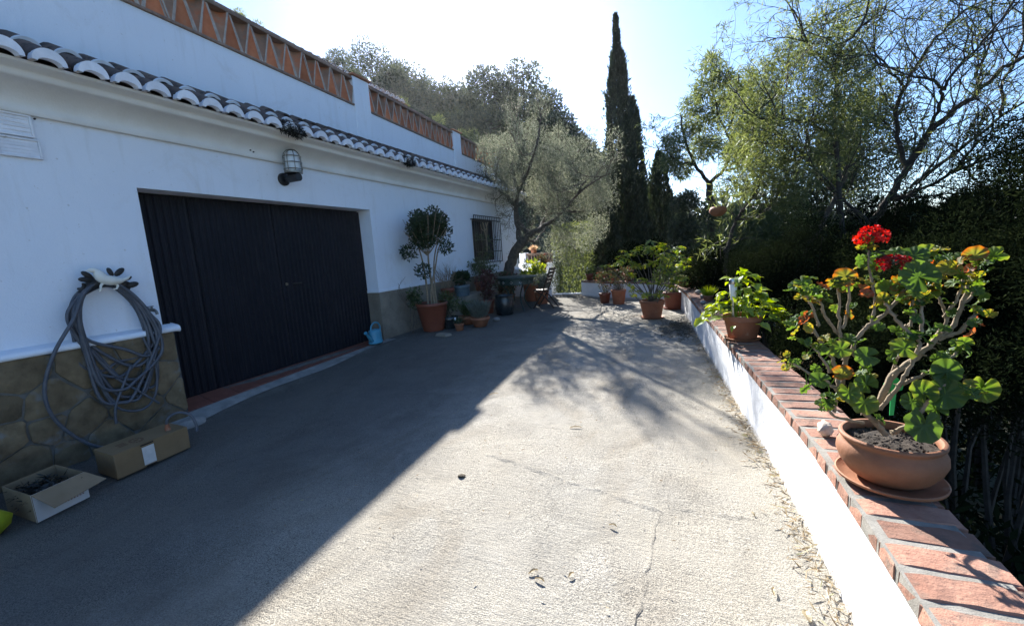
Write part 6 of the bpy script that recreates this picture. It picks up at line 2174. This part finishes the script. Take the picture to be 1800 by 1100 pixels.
# ---- pines and scrub on the hill
def hill_tree(px, py, y, r, hcrown, n, label, mat='pine', name='pine_tree', L=0.42, W=0.07, k_=26, up=0.35):
    y, r, hcrown, L, W = y * 2.1, r * 2.1, hcrown * 2.1, L * 1.8, W * 1.9
    top = pix(px, py, y)
    x, z = top.x, top.z
    zb = float(terr(x, y))
    t_ = thing(name, (x, y, zb), label, 'tree', 'trees on the hillside')
    mb_ = MB()
    zc = z - hcrown * 0.5
    limb(mb_, [(x + 0.2, y, zb - 0.3), (x + random.uniform(-.3, .3), y, (zb + zc) / 2), (x, y, zc), (x, y, z - 0.9)], 0.36, 0.07, 7, 4)
    cs_, rs_ = [], []
    for i in range(k_):
        f = i / (k_ - 1)
        rr_ = r * (0.25 + 0.95 * math.sin(math.pi * min(1, 0.12 + 0.80 * (1 - f))) ** 0.8) * (1 - 0.55 * f)
        a = i * 2.4 + random.random()
        q = (x + rr_ * math.cos(a) * 0.72, y + rr_ * math.sin(a) * 0.72, z - hcrown * (1 - f) - 0.5 + random.uniform(-.6, .6) * (f < 0.95))
        cs_.append(q)
        rs_.append(max(0.7, r * random.uniform(0.34, 0.55) * (1 - 0.5 * f)))
        limb(mb_, [(x, y, min(z - 0.4, q[2] - 0.4)), ((x + q[0]) / 2, (y + q[1]) / 2, q[2] - 0.3), q], 0.09, 0.03, 4, 2)
    obj('trunk', mb_, M['bark_dark'], t_, smooth=True)
    P_, D_ = clumps(cs_, rs_, n, 0.55, up, shell=0.2)
    leafquads('crown', P_, D_, L * rng.uniform(0.5, 1.2, n), W, M[mat], t_)


HT = [(592, 95, 33, 2.2, 6, 'bushy pine at the left end of the hill trees, above the balustrade'), (650, 80, 31, 2.9, 8, 'tallest dark pine at the left of the hill, rising behind the tiled roof'), (716, 112, 32, 2.5, 8, 'rounded pine right of the tallest hill pine'), (768, 142, 30, 2.4, 6, 'low pine in the middle of the hill crest'),
      (808, 150, 31, 2.0, 5.5, 'thin pine crown in the dip of the hill crest'), (848, 122, 29, 2.2, 7, 'feathery pine just left of the brightest sky'), (885, 140, 28, 2.0, 6, 'feathery pine under the brightest sky'), (918, 114, 28, 2.3, 8, 'tall spiky pine near the top of the olive crown'), (955, 165, 27, 1.9, 6, 'pine sloping down right of the spiky pine'),
      (985, 205, 25, 1.6, 5, 'narrow pointed pine right above the olive crown'), (1012, 240, 24, 1.6, 4.5, 'low pine between the olive and the tall cypress'), (1040, 268, 23, 1.5, 4, 'lowest pine on the right, beside the tall cypress'), (735, 195, 25, 2.0, 5, 'pine halfway up the hill behind the second balustrade'), (800, 205, 24, 1.9, 5, 'pine halfway up the hill above the second balustrade'),
      (860, 200, 24, 2.0, 5.5, 'dense pine on the hill behind the last white pillar'), (690, 120, 27, 1.8, 5, 'pine standing close behind the first white pillar')]
for px, py, y, r_, h_, lab in HT:
    hill_tree(px, py, y, r_ * 1.2, h_, 15000, lab, k_=44, L=0.32, W=0.10)
for px, py, y, r_, h_, lab in ((700, 178, 21, 1.1, 2.6, 'pale green bush behind the first pillar and the upper tiled roof'), (760, 205, 20, 1.2, 2.6, 'pale green bush behind the second balustrade'), (822, 232, 20, 1.1, 2.4, 'pale green bush left of the last white pillar'), (448, 40, 24, 1.3, 3.0, 'small wispy tree above the balustrade at the upper left'), (415, 18, 25, 1.0, 2.6, 'smaller wispy tree left of the wispy tree above the balustrade')):
    hill_tree(px, py, y, r_, h_, 2600, lab, mat='acacia', name='hill_bush', L=0.26, W=0.06, k_=14)
n_ = 22000
P = np.column_stack([rng.uniform(-75, 2, n_), rng.uniform(34, 92, n_), np.zeros(n_)])
P[:, 2] = terr(P[:, 0], P[:, 1]) + rng.uniform(0, 2.6, n_)
leafquads('hill_scrub', P, rng.normal(size=(n_, 3)) + np.array([0, 0, 0.7]), rng.uniform(0.5, 1.3, n_), 0.3, M['pine'])


# ---- feathery tree on the middle right
def wattle(name, label, limbs_, y0, dens, lev, per, cl_, ncl, mat='acacia', L=(0.08, 0.15), W=0.014, tw=0.5, crad=(0.22, 0.4), bmat='bark_dark', leafprob=lambda p: 1.0, up=0.02, ang=38):
    t_ = thing(name, (pix(limbs_[0][0][0][0], 500, y0).x, y0, -1.0), label, 'tree')
    mb_ = MB()
    tips_ = []
    for l, r0, r1 in limbs_:
        Q = limb(mb_, P5(l, y0), r0 * (0.8 if name == 'acacia_tree' else 1), r1 * (0.8 if name == 'acacia_tree' else 1), 7, 5, jit=0.012)
        k_ = len(Q)
        for i in range(2, k_):
            if random.random() < dens:
                tdir = (Q[min(i + 1, k_ - 1)] - Q[i - 1]).normalized()
                d = tdir * 0.7 + Vector(rng.normal(size=3)) * 0.6 + Vector((0, 0, 0.15))
                grow(mb_, Q[i], d, tw * random.uniform(0.6, 1.2), 0.010, lev, dict(kids=3, ang=ang, len=0.68, up=up, wob=0.2), tips_)
    obj('trunk', mb_, M[bmat], t_, smooth=True)
    keep_ = [q for q in tips_ if random.random() < leafprob(q[-1])]
    Pl, Dl = twig_leaves(keep_, per, 0.03, -0.12)
    if cl_:
        cc_ = [pix(q[0] + random.uniform(-10, 10), q[1] + random.uniform(-10, 10), y0 + random.uniform(-1, 1)) for q in cl_ for _ in range(2)]
        P2_, D2_ = clumps(cc_, [random.uniform(*crad) for _ in cc_], ncl, 0.4, -0.25)
        Pl, Dl = np.concatenate([Pl, P2_]), np.concatenate([Dl, D2_])
    leafquads('crown', Pl, Dl, rng.uniform(L[0], L[1], len(Pl)), W, M[mat], t_, bend=0.05)
    print(name, len(Pl), 'leaves', len(tips_), 'tips')
    return t_


wattle('wattle_tree', 'loose leafy tree with drooping leaves right of the short cypress', [
    ([(1250, 520), (1248, 440), (1252, 380), (1246, 322)], .13, .09), ([(1246, 322), (1222, 290), (1205, 250), (1195, 200)], .06, .02), ([(1246, 322), (1272, 298), (1285, 250), (1290, 190), (1300, 130)], .06, .02),
    ([(1222, 290), (1195, 285), (1172, 265), (1165, 240)], .035, .012), ([(1275, 300), (1310, 290), (1345, 250)], .04, .015), ([(1285, 250), (1262, 200), (1250, 140), (1252, 95)], .035, .012), ([(1290, 190), (1325, 170), (1350, 140)], .03, .012)],
    13.5, 0.5, 1, 14, [(1190, 250), (1205, 215), (1215, 180), (1240, 150), (1250, 110), (1270, 140), (1290, 170), (1310, 150), (1330, 190), (1340, 230), (1300, 220), (1265, 190), (1230, 220), (1255, 250), (1300, 260), (1180, 280), (1200, 300), (1350, 170), (1225, 260), (1320, 275), (1360, 210)],
    14000, L=(0.10, 0.20), W=0.026, tw=0.7)
# ---- large bare-branched tree on the right
BY = 8.2
wattle('acacia_tree', 'big spreading tree with many bare dark branches filling the upper right', [
    ([(1510, 640), (1520, 500), (1534, 400), (1560, 352), (1595, 297), (1621, 249), (1665, 205), (1717, 166), (1761, 122), (1830, 85)], .085, .028),
    ([(1595, 297), (1580, 250, 8.4), (1575, 200, 8.5), (1590, 153, 8.5), (1612, 113, 8.5), (1643, 70, 8.5), (1673, 39, 8.5), (1730, -10, 8.5)], .045, .016),
    ([(1480, 420, 8), (1475, 340, 8), (1468, 227, 7.9), (1471, 131, 7.9), (1475, 87, 7.9), (1512, 48, 7.9), (1532, -10, 7.9)], .05, .016),
    ([(1573, 353), (1625, 330, 8), (1673, 305, 7.8), (1740, 278, 7.6), (1830, 240, 7.5)], .035, .014), ([(1608, 323), (1650, 290, 8.4), (1695, 257, 8.5), (1761, 205, 8.6), (1830, 160, 8.6)], .04, .016),
    ([(1621, 249), (1650, 195, 8), (1660, 150, 7.8), (1690, 110, 7.7), (1740, 60, 7.6), (1790, -10, 7.6)], .035, .014), ([(1761, 205, 8.6), (1766, 144, 8.6), (1795, 87, 8.6), (1797, -10, 8.6)], .03, .014),
    ([(1660, 160, 7.9), (1640, 140, 7.8), (1590, 130, 7.7), (1540, 105, 7.6)], .028, .010), ([(1470, 240, 7.9), (1440, 225, 7.8), (1412, 209, 7.7), (1355, 209, 7.6), (1316, 196, 7.6)], .028, .010),
    ([(1472, 130, 7.9), (1440, 100, 7.8), (1415, 70, 7.7), (1400, 40, 7.7)], .022, .008), ([(1560, 352), (1620, 345, 7.8), (1690, 350, 7.6), (1740, 335, 7.5)], .024, .010), ([(1673, 305, 7.8), (1720, 250, 7.7), (1770, 215, 7.7), (1830, 195, 7.7)], .024, .010),
    ([(1475, 340, 8), (1440, 300, 7.8), (1400, 270, 7.7), (1370, 250, 7.7)], .026, .010), ([(1590, 153, 8.5), (1550, 110, 8.6), (1535, 60, 8.6), (1560, 10, 8.6)], .022, .010), ([(1717, 166), (1720, 120), (1745, 60), (1740, 0)], .022, .01),
    ([(1534, 400), (1480, 350, 8.5), (1440, 310, 8.8), (1420, 250, 9), (1410, 180, 9)], .035, .012)],
    BY, 0.62, 2, 7, [(1370, 120), (1390, 80), (1420, 60), (1440, 110), (1460, 40), (1490, 70), (1400, 150), (1430, 180), (1380, 200), (1350, 170), (1500, 110), (1520, 30), (1480, 160), (1420, 240), (1460, 210), (1380, 260), (1440, 290), (1500, 200), (1340, 230), (1330, 130), (1310, 160), (1300, 210), (1360, 300), (1410, 300), (1470, 280), (1330, 280), (1400, 110), (1450, 130), (1480, 100), (1540, 150), (1530, 220)],
    15000, L=(0.07, 0.13), W=0.013, tw=0.62, crad=(0.2, 0.36), leafprob=lambda p: 0.75 if p.x < 2.6 else 0.30, ang=34)
# ---- leaning trunk and its oleander-like leaves in front of it
wattle('acacia_tree', 'slender leaning young tree with long leaves behind the grass pot', [
    ([(1278, 560), (1276, 470), (1280, 425), (1296, 384), (1328, 340), (1340, 300), (1342, 244), (1360, 200)], .055, .015), ([(1296, 384), (1320, 385, 8.8), (1345, 370, 8.7), (1370, 340, 8.7)], .03, .010), ([(1340, 300), (1310, 270, 9.2), (1300, 240, 9.2)], .025, .01), ([(1333, 320), (1380, 300, 9), (1410, 280, 9)], .024, .01)],
    9.0, 0.6, 1, 12, [(1300, 330), (1330, 290), (1360, 270), (1310, 260), (1350, 330), (1380, 310), (1340, 230), (1290, 290), (1400, 340), (1385, 260)], 4200, L=(0.10, 0.17), W=0.016, tw=0.5, crad=(0.18, 0.3))
wattle('leaning_trunk', 'bare grey trunk leaning right in front of the dark shrubs', [
    ([(1385, 560), (1412, 454), (1447, 393), (1473, 335), (1490, 290)], .05, .03)], 8.6, 0.1, 1, 5, [], 0, bmat='bark')


# ---- shrubs beyond the parapet
def shrub(px, py, y, rad, n, label, mat='hedge', name='garden_shrub', L=(0.022, 0.055), W=0.0095, k_=44, cr=0.25, zfoot=None, up=0.2, out=0.6, group='shrubs beyond the parapet'):
    c_ = pix(px, py, y)
    zf = float(terr(c_.x, y)) if zfoot is None else zfoot
    t_ = thing(name, (c_.x, y, zf), label, 'shrub', group)
    mb_ = MB()
    cs_ = blob_centres(c_, rad, k_, 0.35)
    for i in range(9):
        q = Vector(cs_[i % len(cs_)])
        limb(mb_, [(c_.x + random.uniform(-.1, .1), y + random.uniform(-.1, .1), zf - 0.1), Vector((c_.x, y, zf)).lerp(q, 0.5) + Vector(rng.normal(size=3) * 0.08), q], 0.03, 0.006, 5, 3)
    obj('stem', mb_, M['bark_dark'], t_, smooth=True)
    n = int(n * (1.9 if mat == 'hedge' and L[0] < 0.03 else 1))
    P_, D_ = clumps(cs_, cr, n, out, up)
    leafquads('foliage', P_, D_, rng.uniform(L[0], L[1], n), W, M[mat], t_)
    return t_


shrub(1215, 420, 12.5, (0.55, 0.7, 1.35), 16000, 'ivy green shrub between the short cypress and the loose leafy tree', 'pine', L=(0.05, 0.10), W=0.035)
shrub(1300, 440, 10.5, (0.75, 0.7, 0.95), 6500, 'long leaved shrub behind the solar lamp', 'shrub', L=(0.12, 0.22), W=0.02, up=0.5, cr=0.3)
shrub(1380, 430, 10.0, (0.8, 0.7, 0.95), 12000, 'fine leaved shrub behind the leaning grey trunk', 'shrub', L=(0.05, 0.11), W=0.02)
shrub(1340, 505, 7.2, (0.5, 0.7, 0.55), 12000, 'dark shrub just behind the lime green plant', 'hedge')
shrub(1250, 480, 9.4, (0.42, 0.8, 0.50), 8000, 'green shrub hanging over the far parapet by the planter', 'hedge', L=(0.06, 0.11), W=0.02)
shrub(1420, 480, 7.0, (0.75, 0.8, 0.8), 22000, 'dark feathery shrub left of the geranium', 'hedge')
shrub(1470, 380, 11.5, (1.15, 0.9, 2.0), 20000, 'dark tall shrub under the big bare tree', 'pine', L=(0.06, 0.13), W=0.03, cr=0.4)
shrub(1520, 250, 13.5, (0.9, 0.8, 1.5), 11000, 'ragged dark conifer seen through the bare branching tree', 'pine', name='conifer_tree', L=(0.07, 0.16), W=0.03, cr=0.45, k_=26)
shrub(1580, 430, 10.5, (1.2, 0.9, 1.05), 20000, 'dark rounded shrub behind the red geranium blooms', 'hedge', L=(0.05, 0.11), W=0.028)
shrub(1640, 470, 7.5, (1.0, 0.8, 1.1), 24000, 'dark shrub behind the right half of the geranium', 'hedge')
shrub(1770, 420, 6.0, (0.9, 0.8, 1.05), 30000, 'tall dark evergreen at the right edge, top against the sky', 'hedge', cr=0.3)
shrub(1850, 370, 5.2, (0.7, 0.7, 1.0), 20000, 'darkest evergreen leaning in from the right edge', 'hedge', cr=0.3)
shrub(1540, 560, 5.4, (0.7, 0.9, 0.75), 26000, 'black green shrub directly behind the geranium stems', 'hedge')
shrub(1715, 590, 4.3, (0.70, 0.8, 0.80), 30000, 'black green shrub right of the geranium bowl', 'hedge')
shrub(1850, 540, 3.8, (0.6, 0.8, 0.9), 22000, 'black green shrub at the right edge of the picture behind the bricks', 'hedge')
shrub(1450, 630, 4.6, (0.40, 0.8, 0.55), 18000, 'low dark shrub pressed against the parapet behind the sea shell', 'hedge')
shrub(1130, 460, 13.6, (0.9, 0.6, 0.8), 11000, 'dark shrub behind the curved wall at the cypress feet', 'hedge', L=(0.05, 0.10), W=0.03)
# clipped green hedge seen through the gap above the step
hx0, hx1, hy0, hy1, hz0, hz1 = -4.05, -2.75, 13.6, 14.3, -0.9, 2.25
t_ = thing('hedge', (-3.4, 14.0, -0.8), 'olive green creeper hedge filling the gap above the step', 'hedge')
n_ = 9000
P = np.column_stack([rng.uniform(hx0, hx1, n_), rng.uniform(hy0, hy1, n_), rng.uniform(hz0, hz1, n_)])
w = rng.random(n_) < 0.6
P[w, 1] = hy0 + np.abs(rng.normal(size=w.sum())) * 0.1 + 0.06 * np.sin(P[w, 0] * 9) * np.sin(P[w, 2] * 7)
leafquads('foliage', P, rng.normal(size=(n_, 3)) + np.array([0, -0.5, -0.2]), rng.uniform(0.06, 0.12, n_), 0.03, M['acacia'], t_)
mb = MB()
for i in range(7):
    limb(mb, [(hx0 + 0.1 + 0.18 * i, 14.0, -0.9), (hx0 + 0.15 + 0.18 * i, 14.02, 0.6), (hx0 + 0.1 + 0.18 * i, 13.95, 2.0)], 0.02, 0.008, 5, 2)
obj('stem', mb, M['bark_dark'], t_)
# far wood closing the view on the right
n_ = 26000
P = np.column_stack([rng.uniform(-2, 46, n_), rng.uniform(20, 40, n_), np.zeros(n_)])
top = 2.3 + 0.9 * np.sin(P[:, 0] * 0.6) + 0.6 * np.sin(P[:, 0] * 1.7 + P[:, 1]) - 0.10 * np.clip(P[:, 0] - 4, 0, 60)
zz = terr(P[:, 0], P[:, 1])
P[:, 2] = zz + (np.maximum(top - zz, 0.5)) * rng.random(n_) ** 0.7
leafquads('far_wood', P, rng.normal(size=(n_, 3)) + np.array([0, 0, 0.4]), rng.uniform(0.4, 0.9, n_), 0.28, M['pine'])
# dark ground cover on the bank below the parapet
n_ = 42000
P = np.column_stack([0.95 + 7.0 * rng.random(n_) ** 1.4, rng.uniform(-2.5, 13, n_), np.zeros(n_)])
P[:, 2] = terr(P[:, 0], P[:, 1]) + (0.25 + 0.55 * (0.5 + 0.5 * np.sin(P[:, 0] * 2.3 + 1.7 * np.sin(P[:, 1] * 1.3)))) * rng.random(n_) + 0.02
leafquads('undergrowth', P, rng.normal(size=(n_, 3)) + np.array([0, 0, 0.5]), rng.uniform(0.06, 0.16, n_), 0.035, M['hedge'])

# ================================================================== AIR
hz_ = MB().box(-306, 506, -206, 706, -12, 60)
glow_haze = obj('glow_haze', hz_, M['soil'], kind='stuff')  # thin volume added to imitate the glow around the sun
mt = bpy.data.materials.new('glow_haze')
mt.use_nodes = True
t = mt.node_tree
t.nodes.clear()
pv = node(t, 'ShaderNodeVolumePrincipled')
pv.inputs['Color'].default_value = (0.95, 0.97, 1.0, 1)
pv.inputs['Density'].default_value = 0.00012
pv.inputs['Anisotropy'].default_value = 0.6
out = node(t, 'ShaderNodeOutputMaterial')
t.links.new(pv.outputs[0], out.inputs['Volume'])
glow_haze.data.materials.clear()
glow_haze.data.materials.append(mt)
